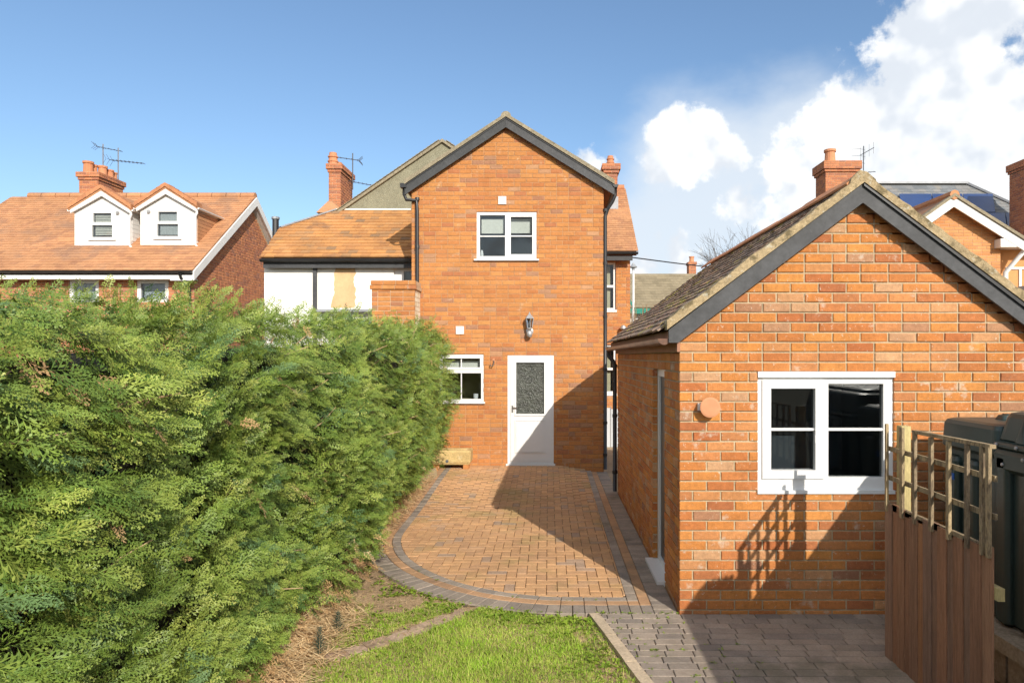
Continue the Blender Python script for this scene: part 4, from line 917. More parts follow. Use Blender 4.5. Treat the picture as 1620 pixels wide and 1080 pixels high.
MB().prism([a, b, b + Vector((-.02, .0, .19)), a + Vector((-.02, 0, .17))], (-.035, -.02, 0)).build('plank', mat('grey_timber', (.40, .32, .19), rough=.9, noise=[(8, .3)], stretch=(1, 1, 6), stain=[((.12, .08, .05), 8, .55, .65, .7)]), pk)

# ------------------------------------------------------------------ neighbour with the white rendered wall
YN = 13.72; SN = F / YN; nxp = lambda px: (px - CX) / SN; nzp = lambda py: H + (CY - py) / SN
nei = thing('rendered_house', (-4.3, YN, 0), 'white rendered house with orange tiled lean-to roof and grey pebbledashed gable', 'house')
fn = Fr((0, YN, 0)); nh = (nxp(623), nxp(623) + .62, nzp(447), nzp(415))
NW0 = nxp(418)
MB().plate(*plate_rects(NW0, -2.59, -.3, 4.2, [nh]), 0, .2, fn).build('wall', m_render, nei)
MB().box((NW0, YN + .201, -.3), (NW0 + .2, 17.5, 4.2)).build('wall', m_render, nei)
window(nei, fn, *nh, [(nh[0] + .19, nh[1] - .05, nh[2] + .05, nh[3] - .17, 0, [], [])], w=.05, room=m_room, gl=m_glass)
pts = [(525, 412), (566, 412), (563, 424), (562, 436), (559, 446), (562, 456), (563, 470), (561, 487), (523, 487), (527, 474), (529, 462), (528, 450), (529, 436), (531, 425), (527, 419)]
pts = [(a + (c - a) * f + (U(-1.6, 1.6) if 412 < b + (d - b) * f < 487 else 0), b + (d - b) * f) for (a, b), (c, d) in zip(pts, pts[1:] + pts[:1]) for f in (0, .33, .66)]
MB().prism([at(x, y, SN) + Vector((0, -.004, 0)) for (x, y) in pts], (0, .0035, 0)).build('bare_plaster_patch', m_peach, nei)
ey, ez, np_ = YN - .14, 4.13, .70
def onslope(px, py):                                   # sight line through the photo meets the lean-to slope
    t = (ez - H - np_ * ey) / ((CY - py) / F - np_); return Vector(((px - CX) / F * t, t, H + (CY - py) / F * t))
Pq = [onslope(413, 407), onslope(443, 363), onslope(530, 335), onslope(650, 335)]; Pq += [Vector((-2.50, Pq[3].y, Pq[3].z)), Vector((-2.50, ey, ez))]
MY, MZ = Pq[3].y, Pq[3].z
lr = MB().prism(Pq, (0, 0, -.08)).build('lean_to_roof', m_softwood, nei)
S = Vector((0, 1, np_)).normalized(); E = Vector((Pq[0].x - .1, ey, ez + .012)); 
poly2 = [((p.x - E.x), (p - E).dot(S)) for p in Pq]
def inpoly(a, s_, P=poly2):
    c = False
    for i in range(len(P)):
        (x1, y1), (x2, y2) = P[i], P[i - 1]
        if (y1 > s_) != (y2 > s_) and a < (x2 - x1) * (s_ - y1) / (y2 - y1) + x1: c = not c
    return c
tiles(E, (1, 0, 0), S, 3.4, 3.2, .19, .15, m_tile_o, lr, inside=poly2, th=.030)
for a, b in ((Pq[1], Pq[2]), (Pq[2], Pq[3])): MB().bar(a + Vector((0, 0, .05)), b + Vector((0, 0, .05)), .14 if a is Pq[1] else .06, .03).build('lead_flashing' if a is Pq[1] else 'mortar_flashing', m_lead if a is Pq[1] else m_render, nei)
MB().box((Pq[0].x + .05, ey + .0, ez - .20), (-2.6, ey + .03, ez - .06)).build('fascia', m_barge, nei)
gutter((Pq[0].x + .02, ey - .06, ez - .03), (-2.62, ey - .06, ez - .03), .06, m_black, nei, brackets=4)
MB().box((nxp(496.5), YN - .06, 1.0), (nxp(502), YN - .001, ez - .05)).build('downpipe', m_barge, nei)
fl = MB().box((nxp(505), YN - .18, 3.06), (nxp(593), YN - .002, 3.11)).build('flat_roof', m_lead, nei)
# pebbledashed gable above the lean-to
apx = at(700, 222, F / MY); gl_ = Vector((Pq[2].x - .25, MY, MZ - .2)); 
MB().prism([gl_, Vector((-1.9, MY, MZ - .2)), Vector((-1.9, MY, apx.z - (apx.x + 1.9) * -.686)), apx], (0, .2, 0)).build('gable_wall', m_pebble, nei)
left_low = Vector((apx.x - 3.2, MY, apx.z - 3.2 * .686))
gr_ = MB().prism([left_low + Vector((0, -.06, .02)), apx + Vector((0, -.06, .02)), apx + Vector((0, -.06, -.05)), left_low + Vector((0, -.06, -.05))], (0, 3.5, 0)).build('gable_roof', m_verge_h, nei)
MB().prism([apx + Vector((0, -.06, .02)), Vector((-1.5, MY - .06, apx.z - .6)), Vector((-1.5, MY - .06, apx.z - .68)), apx + Vector((0, -.06, -.05))], (0, 3.5, 0)).build('gable_roof', m_verge_h, nei)
S2 = Vector((1, 0, .686)); tiles(left_low + Vector((0, -.07, .035)), (0, 1, 0), S2, 3.4, 3.2 * 1.213, .165, .10, m_tile_b, gr_)
tiles(Vector((-1.5, MY - .07, apx.z - .6 + .015)), (0, 1, 0), Vector((-.9, 0, .62)), 3.4, 1.05, .165, .10, m_tile_b, gr_)
MB().tube([at(436, 380, 70), at(436, 346, 70)], .07, 10).build('flue', m_black, nei)
MB().lathe(at(436, 347, 70), [(.09, 0), (.09, .05), (.05, .06)], 10).build('flue_cap', m_galv, nei)
cn = 52.; chimney(nei, (520 - CX) / cn, (539 - CX) / cn, F / cn, F / cn + 1.25, 5.3, H + (CY - 259) / cn, m_brick_f, pots=[((532 - CX) / 50.5, F / cn + .3, .14, .42, 'ornate'), ((541 - CX) / 48.8, F / cn + .95, .11, .30, 'plain')], cap=((.03, .09), (.07, .17)))
MB().prism([at(500, 336, 56), at(519, 318, 54), at(524, 318, 54), at(545, 336, 56)], (0, .6, 0)).build('rear_roof', m_tile_l, nei)
aerial(at(558, 300, 50), 1.15, [(.95, (-1, -.2, .1), .75, 5, .12, False), (.25, (1, .2, -.15), .95, 8, .16, False)], 'two-armed television aerial on the chimney of the rendered house')

# ------------------------------------------------------------------ long tiled house with two white dormers
SD = 58.0; YD = F / SD; dx = lambda px: (px - CX) / SD; dzp = lambda py: H + (CY - py) / SD
dor = thing('dormer_house', (-12, YD, 0), 'brick house with long clay-tiled roof and two white dormers, beyond the hedge', 'house')
fd = Fr((0, YD, 0)); DX1 = dx(307); DX0 = -17.5; DZE = dzp(437)
dh = [(dx(109), dx(156), dzp(478), dzp(440)), (dx(216), dx(266), dzp(478), dzp(440))]
dwall = MB().plate(*plate_rects(DX0, DX1 - .006, -.3, DZE + .1, grow4(dh)), .008, .2, fd)
RY = .192 * YD + YD; RZD = H + (CY - 312) / (.839 * SD); DEY = YD - .35; DEZ = dzp(431); ds = (RZD - DEZ) / (RY - DEY)
dwall.prism([(DX1 - .2, YD + .201, -.3), (DX1 - .2, 2 * RY - YD, -.3), (DX1 - .2, 2 * RY - YD, DZE), (DX1 - .2, RY, RZD - .25), (DX1 - .2, YD + .201, DZE + .1)], (.19, 0, 0))
dwall = dwall.build('wall', m_mortar_f, dor)
brickwork(fd, lay(-15.6, DX1, -.1, DZE + .05, dh, LB, .0838, .012, seed=51), m_brick_f, dwall)
brickwork(Fr((DX1, 0, 0), (0, 1, 0), (-1, 0, 0)), lay(YD + .03, 2 * RY - YD, -.1, RZD - .3, [], LB, .0838, .012, clip=lambda z: (YD, 2 * RY - YD) if z < DZE else (YD + (z - DZE) / ds, 2 * RY - YD - (z - DZE) / ds), seed=52), m_brick_f, dwall)
for i, h_ in enumerate(dh):
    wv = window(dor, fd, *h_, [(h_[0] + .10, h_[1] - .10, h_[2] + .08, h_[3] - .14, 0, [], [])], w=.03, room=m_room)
    n = 8; c_ = (h_[0] + h_[1]) / 2; hw = (h_[1] - h_[0]) / 2
    MB().prism([fd.p(c_ - hw + 2 * hw * k / n, -.01, h_[3] + .05 * (1 - (2 * k / n - 1) ** 2)) for k in range(n + 1)] + [fd.p(h_[1], -.01, h_[3] - .06), fd.p(h_[0], -.01, h_[3] - .06)], (0, .03, 0)).build('arched_head', m_white, wv)
    MB().box((h_[0] + .12, .16, h_[2]), (h_[1] - .12, .17, h_[3] - .12), fd).build('net_curtain', mat('net_curtain', (.42, .45, .47), rough=.9, noise=[(30, .15)]), wv)
DRX = dx(316)
drf = MB().prism([(DRX, DEY, DEZ), (DRX, RY, RZD), (DRX, RY, RZD - .1), (DRX, DEY, DEZ - .1)], (DX0 - DRX, 0, 0)).prism([(DRX, RY + .002, RZD), (DRX, 2 * RY - DEY, DEZ), (DRX, 2 * RY - DEY, DEZ - .1), (DRX, RY + .002, RZD - .1)], (DX0 - DRX, 0, 0)).build('roof', m_softwood, dor)
S = Vector((0, RY - DEY, RZD - DEZ)); tiles((-17.4, DEY, DEZ + .015), (1, 0, 0), S, DRX + 17.4, S.length, .2, .15, m_tile_l, drf, th=.026)
for i in range(16): MB().tube([(DRX - .01 - .46 * i, RY, RZD + .02), (DRX - .46 * i - .45, RY, RZD + .02)], .13, 8).build('ridge_tile', m_tile_l, drf)
for (y0, z0, y1, z1) in ((DEY - .03, DEZ, RY, RZD), (2 * RY - DEY, DEZ, RY, RZD)):
    MB().prism([(DRX + .005, y0, z0 - .01), (DRX + .005, y1, z1 - .01), (DRX + .005, y1, z1 - .28), (DRX + .005, y0, z0 - .26)], (.04, 0, 0)).build('bargeboard', m_whitew, dor)
    MB().prism([(DRX - .6, y0, z0 - .26), (DRX, y0, z0 - .26), (DRX, y1, z1 - .26), (DRX - .6, y1, z1 - .26)], (0, 0, .02)).build('soffit', m_whitew, dor)
MB().box((DX0, DEY - .0, DEZ - .22), (DRX - .0, DEY + .03, DEZ - .07)).build('fascia', m_whitew, dor)
MB().box((DX0, DEY + .03, DEZ - .215), (DRX - .05, YD + .0, DEZ - .19)).build('soffit', m_whitew, dor)
gutter((DX0, DEY - .07, DEZ - .015), (DRX + .0, DEY - .07, DEZ - .015), .055, m_black, dor, brackets=0)
MB().tube([(dx(297), DEY - .07, DEZ - .06), (dx(299), DEY - .05, DEZ - .2), (dx(302), YD - .05, DEZ - .45), (dx(302), YD - .05, 2)], .035, 8).build('downpipe', m_black, dor, smooth=True)
# dormers
for (xa, xb, pk_, yb, lab) in ((118, 206, 163, 390.5, 0), (222, 310, 264, 389.5, 1)):
    t = (DEZ - H - ds * DEY) / ((CY - yb) / F - ds); s_ = F / t; DYF = t - .03
    q = lambda px, py: Vector(((px - CX) / F * DYF, DYF, H + (CY - py) / F * DYF))
    X0, X1 = q(xa, 0).x, q(xb, 0).x; ZB_, ZE_ = q(0, yb).z - .06, q(0, 330 if not lab else 327).z; PX, PZ = q(pk_ + 1, 0).x, q(0, 300 if not lab else 297).z
    fdo = Fr((0, DYF, 0)); wo_ = (q(143.5 if not lab else 246.5, 0).x, q(181 if not lab else 285, 0).x, q(0, 378).z if not lab else q(0, 376.5).z, q(0, 334.5).z if not lab else q(0, 332.5).z)
    dm = MB().plate(*plate_rects(X0, X1, ZB_, ZE_, [wo_]), 0, .06, fdo)
    dm.prism([(X0, DYF, ZE_), (X1, DYF, ZE_), (PX, DYF, PZ - .10)], (0, .06, 0))
    dm = dm.build('dormer', m_whitew, dor)
    yback = DEY + (ZE_ - DEZ) / ds + .1
    for X in (X0, X1 - .05):
        ck = MB(); ck.prism([(X, DYF + .061, ZB_), (X, yback, ZE_), (X, DYF + .061, ZE_)], (.05, 0, 0)); ck.build('cheek', m_whitew, dm)
    if lab:
        for k in range(9):
            z = ZB_ + .12 + k * .105; ya = DYF + .07; yb_ = DEY + (z - DEZ) / ds
            if yb_ > ya + .05: MB().box((X1 + .001, ya, z), (X1 + .02, yb_, z + .095), r=random.random()).build('hung_tile', m_tile_l, dm)
    else:
        for k in range(8):
            z = ZB_ + .12 + k * .12; yb_ = DEY + (z - DEZ) / ds
            if yb_ > DYF + .12: MB().box((X1 + .001, DYF + .07, z), (X1 + .015, yb_, z + .112)).build('cladding_board', m_whitew, dm)
    mz = (wo_[2] + wo_[3]) / 2 + .06
    wv = window(dm, fdo, *wo_, [(wo_[0] + .05, wo_[1] - .05, wo_[2] + .05, mz - .06, 0, [], []), (wo_[0] + .08, wo_[1] - .08, mz + .02, wo_[3] - .05, 0, [], [])], w=-.02, sill=(.05, .05, .04), room=m_room)
    for k in range(14 if not lab else 0):
        z = wo_[2] + .12 + k * .045
        if z < wo_[3] - .1: MB().box((wo_[0] + .09, .07, z), (wo_[1] - .09, .075, z + .028), fdo).build('blind_slat', m_blind, wv)
    if lab: MB().box((wo_[0] + .09, .07, wo_[2] + .1), (wo_[1] - .09, .075, wo_[3] - .08), fdo).build('net_curtain', mat('grey_net', (.40, .42, .42), rough=.9, noise=[(25, .2)]), wv)
    for sg in (-1, 1):
        ex = (X0 - .10) if sg < 0 else (X1 + .10); ez_ = ZE_ - .03
        dr_ = MB().prism([(ex, DYF - .12, ez_), (PX, DYF - .12, PZ), (PX, DYF - .12, PZ - .05), (ex, DYF - .12, ez_ - .05)], (0, yback - DYF + 1.3, 0)).build('dormer_roof', m_tile_l, dm)
        n = 7
        for k in range(n):
            a = Vector((ex, DYF - .15, ez_ + .0)).lerp(Vector((PX, DYF - .15, PZ)), k / n); b = Vector((ex, DYF - .15, ez_)).lerp(Vector((PX, DYF - .15, PZ)), (k + 1) / n)
            MB().prism([a + Vector((0, 0, .0)), b + Vector((0, 0, .015)), b + Vector((0, 0, .115)), a + Vector((0, 0, .13))], (0, .3, 0), r=random.random()).build('verge_tile', m_ridge, dr_)
        MB().prism([(ex + sg * -.05, DYF - .11, ez_ - .02), (PX, DYF - .11, PZ - .04), (PX, DYF - .11, PZ - .20), (ex - sg * .05, DYF - .11, ez_ - .12)], (0, .05, 0)).build('bargeboard', m_whitew, dm)
        gutter((ex, DYF - .1, ez_ - .02), (ex, yback - .1, ez_ - .02), .05, m_white, dm)
    MB().tube([(X1 + .05, DYF - .06, ZE_ - .06), (X1 + .05, DYF - .05, ZE_ - .2), (X1 + .0, DYF - .04, ZE_ - .3), (X1 - .0, DYF - .04, ZB_ + .1), (X1 + .06, DYF - .04, ZB_ + .04)], .035, 8).build('downpipe', m_white, dm)
    MB().lathe((q(187 if not lab else 236, 0).x, DYF - .0, q(0, 337 if not lab else 335).z), [(.04, 0), (.05, .04), (.03, .08)], 10, ax=(0, -1, 0)).build('dormer_light', m_lampgrey, dm)
cl = 48.5; chimney(dor, (125 - CX) / cl, (155.5 - CX) / cl, F / cl, F / cl + 1.3, 6.4, H + (CY - 272) / cl, m_brick_f,
        pots=[((139 - CX) / 48.2, F / cl + .16, .15, .38, 'plain'), ((148 - CX) / 47.7, F / cl + .4, .10, .34, 'plain'), ((162 - CX) / 47.2, F / cl + .62, .14, .36, 'plain'), ((175 - CX) / 46.6, F / cl + .88, .11, .30, 'plain'), ((183 - CX) / 46.0, F / cl + 1.12, .10, .28, 'plain')], cap=((.03, .09), (.07, .17)))
aerial(at(187, 300, 45.5), 1.45, [(1.0, (.95, -.1, -.12), 1.3, 9, .18, False)], 'television aerial with long arm, on the mast before the dormer house chimney')
aerial(at(163, 262, 45.5), .75, [(.62, (1, .1, -.18), .85, 5, .12, False)], 'thin high television aerial behind the chimney pots of the dormer house')

# ------------------------------------------------------------------ houses to the right and far behind
# house with slates, solar panels and a white-trimmed brick gable
sol = thing('slate_house', (11, 17, 0), 'brick house with white gable boards, slate roof and blue solar panels behind the garage', 'house')
SB = 64.; YB = F / SB; bx = lambda px: (px - CX) / SB; bz = lambda py: H + (CY - py) / SB; fb = Fr((0, YB, 0))
pkx, pkz = bx(1500), bz(322); l0 = (bx(1420), bz(322) - (1500 - 1420) / SB * .60); r0 = (bx(1588), bz(322) - (1588 - 1500) / SB * .60)
bw = MB().box((l0[0], YB + .008, -.2), (bx(1583), YB + .2, l0[1]), ).prism([(l0[0], YB + .008, l0[1]), (bx(1583), YB + .008, l0[1]), (bx(1583), YB + .008, pkz - (bx(1583) - pkx) * .6), (pkx, YB + .008, pkz)], (0, .19, 0)).build('gable_wall', m_mortar_f, sol)
brickwork(fb, lay(l0[0], bx(1583), 3.4, pkz, [], .232, .079, .008, clip=lambda z: (pkx - (pkz - z) / .6, min(bx(1583), pkx + (pkz - z) / .6)), seed=61), m_brick_y, bw)
for (e, t_) in (((bx(1425), bz(322 + 75 * .62)), 1), ((bx(1612), bz(385)), 0)):
    p, q = Vector((e[0], YB - .25, e[1])), Vector((pkx, YB - .25, bz(315)))
    slp_ = (q.z - p.z) / (q.x - p.x)
    MB().prism([p, q, q - Vector((0, 0, .24)), p - Vector((0, 0, .24))], (0, .04, 0)).build('bargeboard', m_whitew, sol)
    MB().prism([p + Vector((0, -.04, .01)), q + Vector((0, -.04, .01)), q + Vector((0, -.04, .09)), p + Vector((0, -.04, .09))], (0, .2, 0)).build('verge', m_verge_h, sol)
    sr = MB().prism([p + Vector((0, .02, .0)), q + Vector((0, .02, .0)), q + Vector((0, .02, .06)), p + Vector((0, .02, .06))], (0, 4, 0)).build('roof', m_tile_l, sol)
MB().tube([(pkx, YB - .28, bz(314) + .03), (pkx, YB + 3, bz(314) + .03)], .12, 8).build('ridge', m_ridge, sol)
MB().box((bx(1573), YB - .24, bz(393)), (bx(1611), YB + .1, bz(380))).build('box_end', m_whitew, sol)
MB().box((bx(1584), YB + .3, -.2), (bx(1720), YB + .5, bz(384))).build('side_wall', m_brick_y, sol)
MB().box((bx(1588), YB - .1, bz(392)), (bx(1720), YB + .3, bz(388))).build('soffit', m_whitew, sol)
MB().tube([(bx(1617), YB - .22, bz(378)), (bx(1617), YB - .2, bz(392)), (bx(1595), YB + .1, bz(430)), (bx(1594), YB + .1, bz(470))], .06, 10).build('downpipe', m_white, sol, smooth=True)
gutter((bx(1616), YB - .25, bz(383)), (bx(1660), YB - .25, bz(383)), .08, m_white, sol)
fb2 = Fr((0, YB + .3, 0)); w2 = (bx(1603), bx(1650), bz(466), bz(420)); 
wv = window(sol, fb2, *w2, [(w2[0] + .06, (w2[0] + w2[1]) / 2 - .03, w2[2] + .06, w2[3] - .06, 0, [], []), ((w2[0] + w2[1]) / 2 + .03, w2[1] - .06, w2[2] + .06, w2[3] - .06, 0, [], [])], w=-.03)
for k in range(9): MB().box((w2[0] + .06, .02 - .005, w2[2] + .08 + k * .07), (w2[1] - .06, .024 - .005, w2[2] + .12 + k * .07), fb2).build('shutter_slat', m_blind, wv)
MB().box((bx(1606), YB - .6, bz(470)), (bx(1700), YB - .1, bz(454))).build('porch_roof', m_lead, sol)
# slate roof behind
a_, b_2, c_2, d_2 = at(1350, 292, 40), at(1530, 292, 40), at(1720, 378, 44), at(1350, 378, 44)
ex0, ey0, ez0 = d_2.x, d_2.y, d_2.z; S = Vector((0, a_.y - d_2.y, a_.z - d_2.z))
sr = MB().prism([a_, b_2, Vector((c_2.x, c_2.y, d_2.z)), d_2], (0, 0, -.1)).build('slate_roof', m_slate, sol)
P3 = [(0, 0), (c_2.x - d_2.x, 0), (b_2.x - d_2.x, S.length), (a_.x - d_2.x, S.length)]
tiles(d_2 + Vector((0, 0, .02)), (1, 0, 0), S, c_2.x - d_2.x, S.length, .28, .2, m_slate, sr, inside=P3)
MB().bar(a_ + Vector((0, 0, .06)), b_2 + Vector((0, 0, .06)), .25, .08).build('ridge', m_lead, sol); MB().bar(b_2 + Vector((0, 0, .06)), Vector((c_2.x, c_2.y, d_2.z + .06)), .22, .08).build('hip', m_lead, sol)
N3 = Vector((1, 0, 0)).cross(S.normalized()).normalized(); Sn = S.normalized(); sL = S.length
def onroof(px, f): y = d_2 + S * f; s_ = F / y.y; return Vector(((px - CX) / s_, y.y, y.z)) + N3 * .10
for (pa, pb, f0, f1) in ((1425, 1475, .42, .76), (1476.5, 1524, .42, .76), (1525.5, 1572, .42, .76), (1480, 1538, .02, .405), (1539.5, 1592, .02, .405), (1593.5, 1650, .02, .405)):
    sp = MB().prism([onroof(pa, f0), onroof(pb, f0), onroof(pb - (4 if f0 > .3 else 5), f1), onroof(pa - (4 if f0 > .3 else 5), f1)], N3 * .03).build('solar_panel', m_solar, sol)
c3 = 45.; chimney(sol, (1621 - CX) / c3, (1660 - CX) / c3, F / c3, F / c3 + .8, 5.5, H + (CY - 252) / c3, m_brick_f, cap=((.04, .09), (.08, .25)))
# house whose chimney stands behind the garage ridge
rh = thing('hidden_house', (9, 24, 0), 'brick chimney stack of the house rising behind the garage ridge', 'house')
c4 = 42.; X0, X1 = (1306 - CX) / c4, (1358 - CX) / c4
MB().prism([(X0 - .1, F / c4 - 1.5, 6.4), (X0 + 3, F / c4 - 1.5, 6.4), (X0 + 3, F / c4 - 1.5, -.2), (X0 - .1, F / c4 - 1.5, -.2)], (0, 4, 0)).build('wall', m_brick_f, rh)
MB().prism([(X0 - .15, F / c4 - 1.8, 6.3), (X0 - .15, F / c4 + .5, 7.5), (X0 - .15, F / c4 + 2.8, 6.3)], (3.3, 0, 0)).build('roof', m_tile_l, rh)
ch4 = chimney(rh, X0, X1, F / c4, F / c4 + .95, 6.5, H + (CY - 255) / c4, m_brick_f, pots=[((1313 - CX) / 41.6, F / c4 + .25, .2, .50, 'plain')], cap=((.05, .1), (.1, .3)), L=.232, C=.083)
aerial(at(1366, 285, 40), 1.35, [(1.05, (.15, -1, .05), .9, 4, .30, True), (.3, (.6, -.6, -.1), .6, 4, .15, False)], 'square-framed television aerial beside the chimney behind the garage')
# distant house with brown roof, green trim
far = thing('distant_house', (4.5, 36, 0), 'distant white house with brown tiled roof and green fascia', 'house')
sf = 30.; fa = at(985, 487, sf); fbq = at(1150, 487, sf); rt = at(985, 435, 27.5); rs = at(1093, 435, 27.5)
MB().box((fa.x, fa.y + .4, -.3), (fbq.x, fa.y + 4, fa.z)).build('wall', m_render, far)
frf = MB().prism([fa, fbq, Vector((fbq.x, rt.y, rt.z)), rt], (0, 0, -.15)).build('roof', m_tile_b, far)
S = Vector((0, rt.y - fa.y, rt.z - fa.z)); tiles(fa + Vector((0, 0, .02)), (1, 0, 0), S, 4.6, S.length, .30, .30, m_tile_b, frf, th=.03)
MB().box((fa.x, fa.y - .03, fa.z - .30), (fbq.x, fa.y + .02, fa.z - .03)).build('fascia', m_green, far)
gp0 = at(995, 470, 32); MB().prism([at(993, 466, 33), at(1005, 487, 33), at(1005, 492, 33), at(993, 474, 33)], (0, .1, 0)).build('bargeboard', m_green, far)
chimney(far, (1087 - CX) / 27., (1098.5 - CX) / 27., 39.5, 40.1, 5., H + (CY - 416) / 27., m_brick_f, pots=[((1093 - CX) / 27., 39.8, .14, .35, 'plain')], cap=((.04, .15),))
lamp = thing('street_lamp', (at(1002, 0, 36).x, 30, 0), 'tall white post with small lamp head beyond the house corner', 'street lamp')
lx0 = at(1002, 500, 36); MB().tube([(lx0.x, 30, -.1), (lx0.x, 30, H + (CY - 428) / 36)], [.075, .05], 10).build('post', m_whitew, lamp)
MB().lathe((lx0.x, 30, H + (CY - 428) / 36), [(.05, 0), (.06, .1), (.16, .13), (.17, .16), (.06, .28), (.03, .34)], 12).build('lamp_head', m_lampgrey, lamp)
cab = thing('overhead_cable', at(960, 405, 50), 'thin black overhead cable running from the house to the right', 'cable')
p, q = Vector((1.9, 17.6, 4.75)), at(1500, 445, 30)
MB().tube([p.lerp(q, k / 12) - Vector((0, 0, .25 * (1 - (2 * k / 12 - 1) ** 2))) for k in range(13)], .017, 5).build('wire', m_black, cab)
# bare tree
tre = thing('bare_tree', at(1168, 560, 44), 'leafless tree with fine branches showing above the garage roof', 'tree')
tb = MB(); tw = MB()
def grow(p, d, ln, r_, lv):
    q = p + d * ln; (tb if lv < 2 else tw).tube([p, p.lerp(q, .5) + Vector((U(-1, 1), U(-1, 1), U(-1, 1))) * ln * .05, q], [r_, r_ * .85, r_ * .7], 6 if lv < 2 else 4, cap=False)
    if lv >= 6: return
    for k in range(3 if lv < 4 else 2):
        n_ = (d + Vector((U(-1, 1), U(-1, 1), U(-.55, .75))) * (.62 if lv else .5) + Vector((-.10, 0, .05))).normalized(); grow(p.lerp(q, U(.6, 1)), n_, ln * U(.62, .85), r_ * .62, lv + 1)
grow(Vector((at(1192, 560, 44).x, F / 44, 1.2)), Vector((-.22, 0, 1)), 2.02, .055, 0)
tb.build('trunk', m_bark, tre); tw.build('crown', m_bark, tre, kind='stuff')
shb = thing('dry_shrub', at(1010, 500, 40), 'pale dry leafless shrub below the distant house fascia', 'shrub')
tb = MB()
for k in range(70):
    b0 = Vector((at(1012, 0, 40).x + U(-.5, .7), 27 + U(-.2, .2), 2.0)); tb.tube([b0, b0 + Vector((U(-.25, .25), 0, U(1.6, 2.3)))], [.018, .006], 4, cap=False)
tb.build('stems', m_twig, shb, kind='stuff')

# ------------------------------------------------------------------ conifer hedge
hed = thing('conifer_hedge', (-2.4, 6, 0), 'long clipped green conifer hedge along the left side of the garden', 'hedge')
HY0, HY1 = -.6, 12.15
def spray(nb, ns, wl_, seed):
    """flat feathery branch along +x, unit length: stem and side shoots as narrow quads"""
    rr = np.random.default_rng(seed); Q = []
    def q(p, d, n, ln, wd):
        e = p + d * ln; m_ = p + d * ln * .45; s_ = np.cross(d, n); s_ /= np.linalg.norm(s_) + 1e-9
        Q.append([p, m_ + s_ * wd, e, m_ - s_ * wd])
    z = np.array([0, 0, 1.]); 
    for k in range(4): q(np.array([k * .25, 0, -.12 * (k * .25) ** 2]), np.array([1, 0, -.06 * k]), z, .27, .012)
    for i in range(nb):
        f = (i + .6) / nb; p = np.array([f, 0, -.12 * f * f]); sd = 1 if i % 2 else -1
        L = (.40 * (1 - f) ** .75 + .10) * rr.uniform(.75, 1.15); a = R(rr.uniform(34, 52)); d = np.array([math.cos(a), sd * math.sin(a), rr.uniform(-.25, .12)]); d /= np.linalg.norm(d)
        n = np.array([rr.uniform(-.3, .3), rr.uniform(-.3, .3), 1.])
        if ns == 0: q(p, d, n, L, wl_); continue
        q(p, d, n, L, wl_ * .55)
        for j in range(ns):
            g = (j + .8) / (ns + .6); b = p + d * L * g; s2 = 1 if j % 2 else -1; a2 = a * sd + s2 * R(rr.uniform(28, 46))
            d2 = np.array([math.cos(a2), math.sin(a2), d[2] + rr.uniform(-.35, .2)]); d2 /= np.linalg.norm(d2)
            q(b, d2, n, L * (.42 * (1 - g) + .20) * rr.uniform(.8, 1.2), wl_)
    return np.array(Q)
SPR = {0: [spray(12, 3, .033, i) for i in range(8)], 1: [spray(10, 2, .046, 20 + i) for i in range(6)], 2: [spray(8, 1, .062, 40 + i) for i in range(6)]}
def hnoise(y, z): return .07 * math.sin(y * 2.1 + z * 1.3) + .06 * math.sin(y * 4.7 - z * 3.1 + 1) + .05 * math.sin(z * 5.3 + y * 1.1) + .03 * math.sin(y * 9.1 + z * 7.7)
def htop(y): return 2.34 + .25 * min(1, max(0, (y - 2) / 9)) + .03 * math.sin(y * 3.3) + .025 * math.sin(y * 7.9 + 1)
def hface(y, z):                                       # outermost x of the hedge at that height
    t = htop(y); x = -1.70 - .12 * min(1, max(0, (y - 8) / 4)); x -= (.16 + .32 * min(1, max(0, (y - 6.5) / 3))) * max(0, (.95 - z) / .95) ** 1.2; x -= .30 * max(0, (z - (t - .3)) / .3) ** 2
    return x + hnoise(y, z) * .6
def lod_of(y): return 2 if y < 1.75 else 0 if y < 4.6 else (1 if y < 7.8 else 2)
groups_ = {'g': ([], []), 'b': ([], []), 'd': ([], [])}
def unit(v): return v / (np.linalg.norm(v) + 1e-9)
def put(p, d, nrm, lod, size, br, kind_):
    r0 = np.array(nrm) + rng.normal(0, .4, 3); n = unit(r0 - d * r0.dot(d)); s_ = np.cross(n, d)
    loc = random.choice(SPR[lod]); Q = loc @ (np.stack([d, s_, n], 1) * size).T + p
    groups_[kind_][0].append(Q); groups_[kind_][1].append(np.clip(br + .30 * (loc[:, 2, 0] - .55) + rng.normal(0, .05, len(Q)), 0, .99))
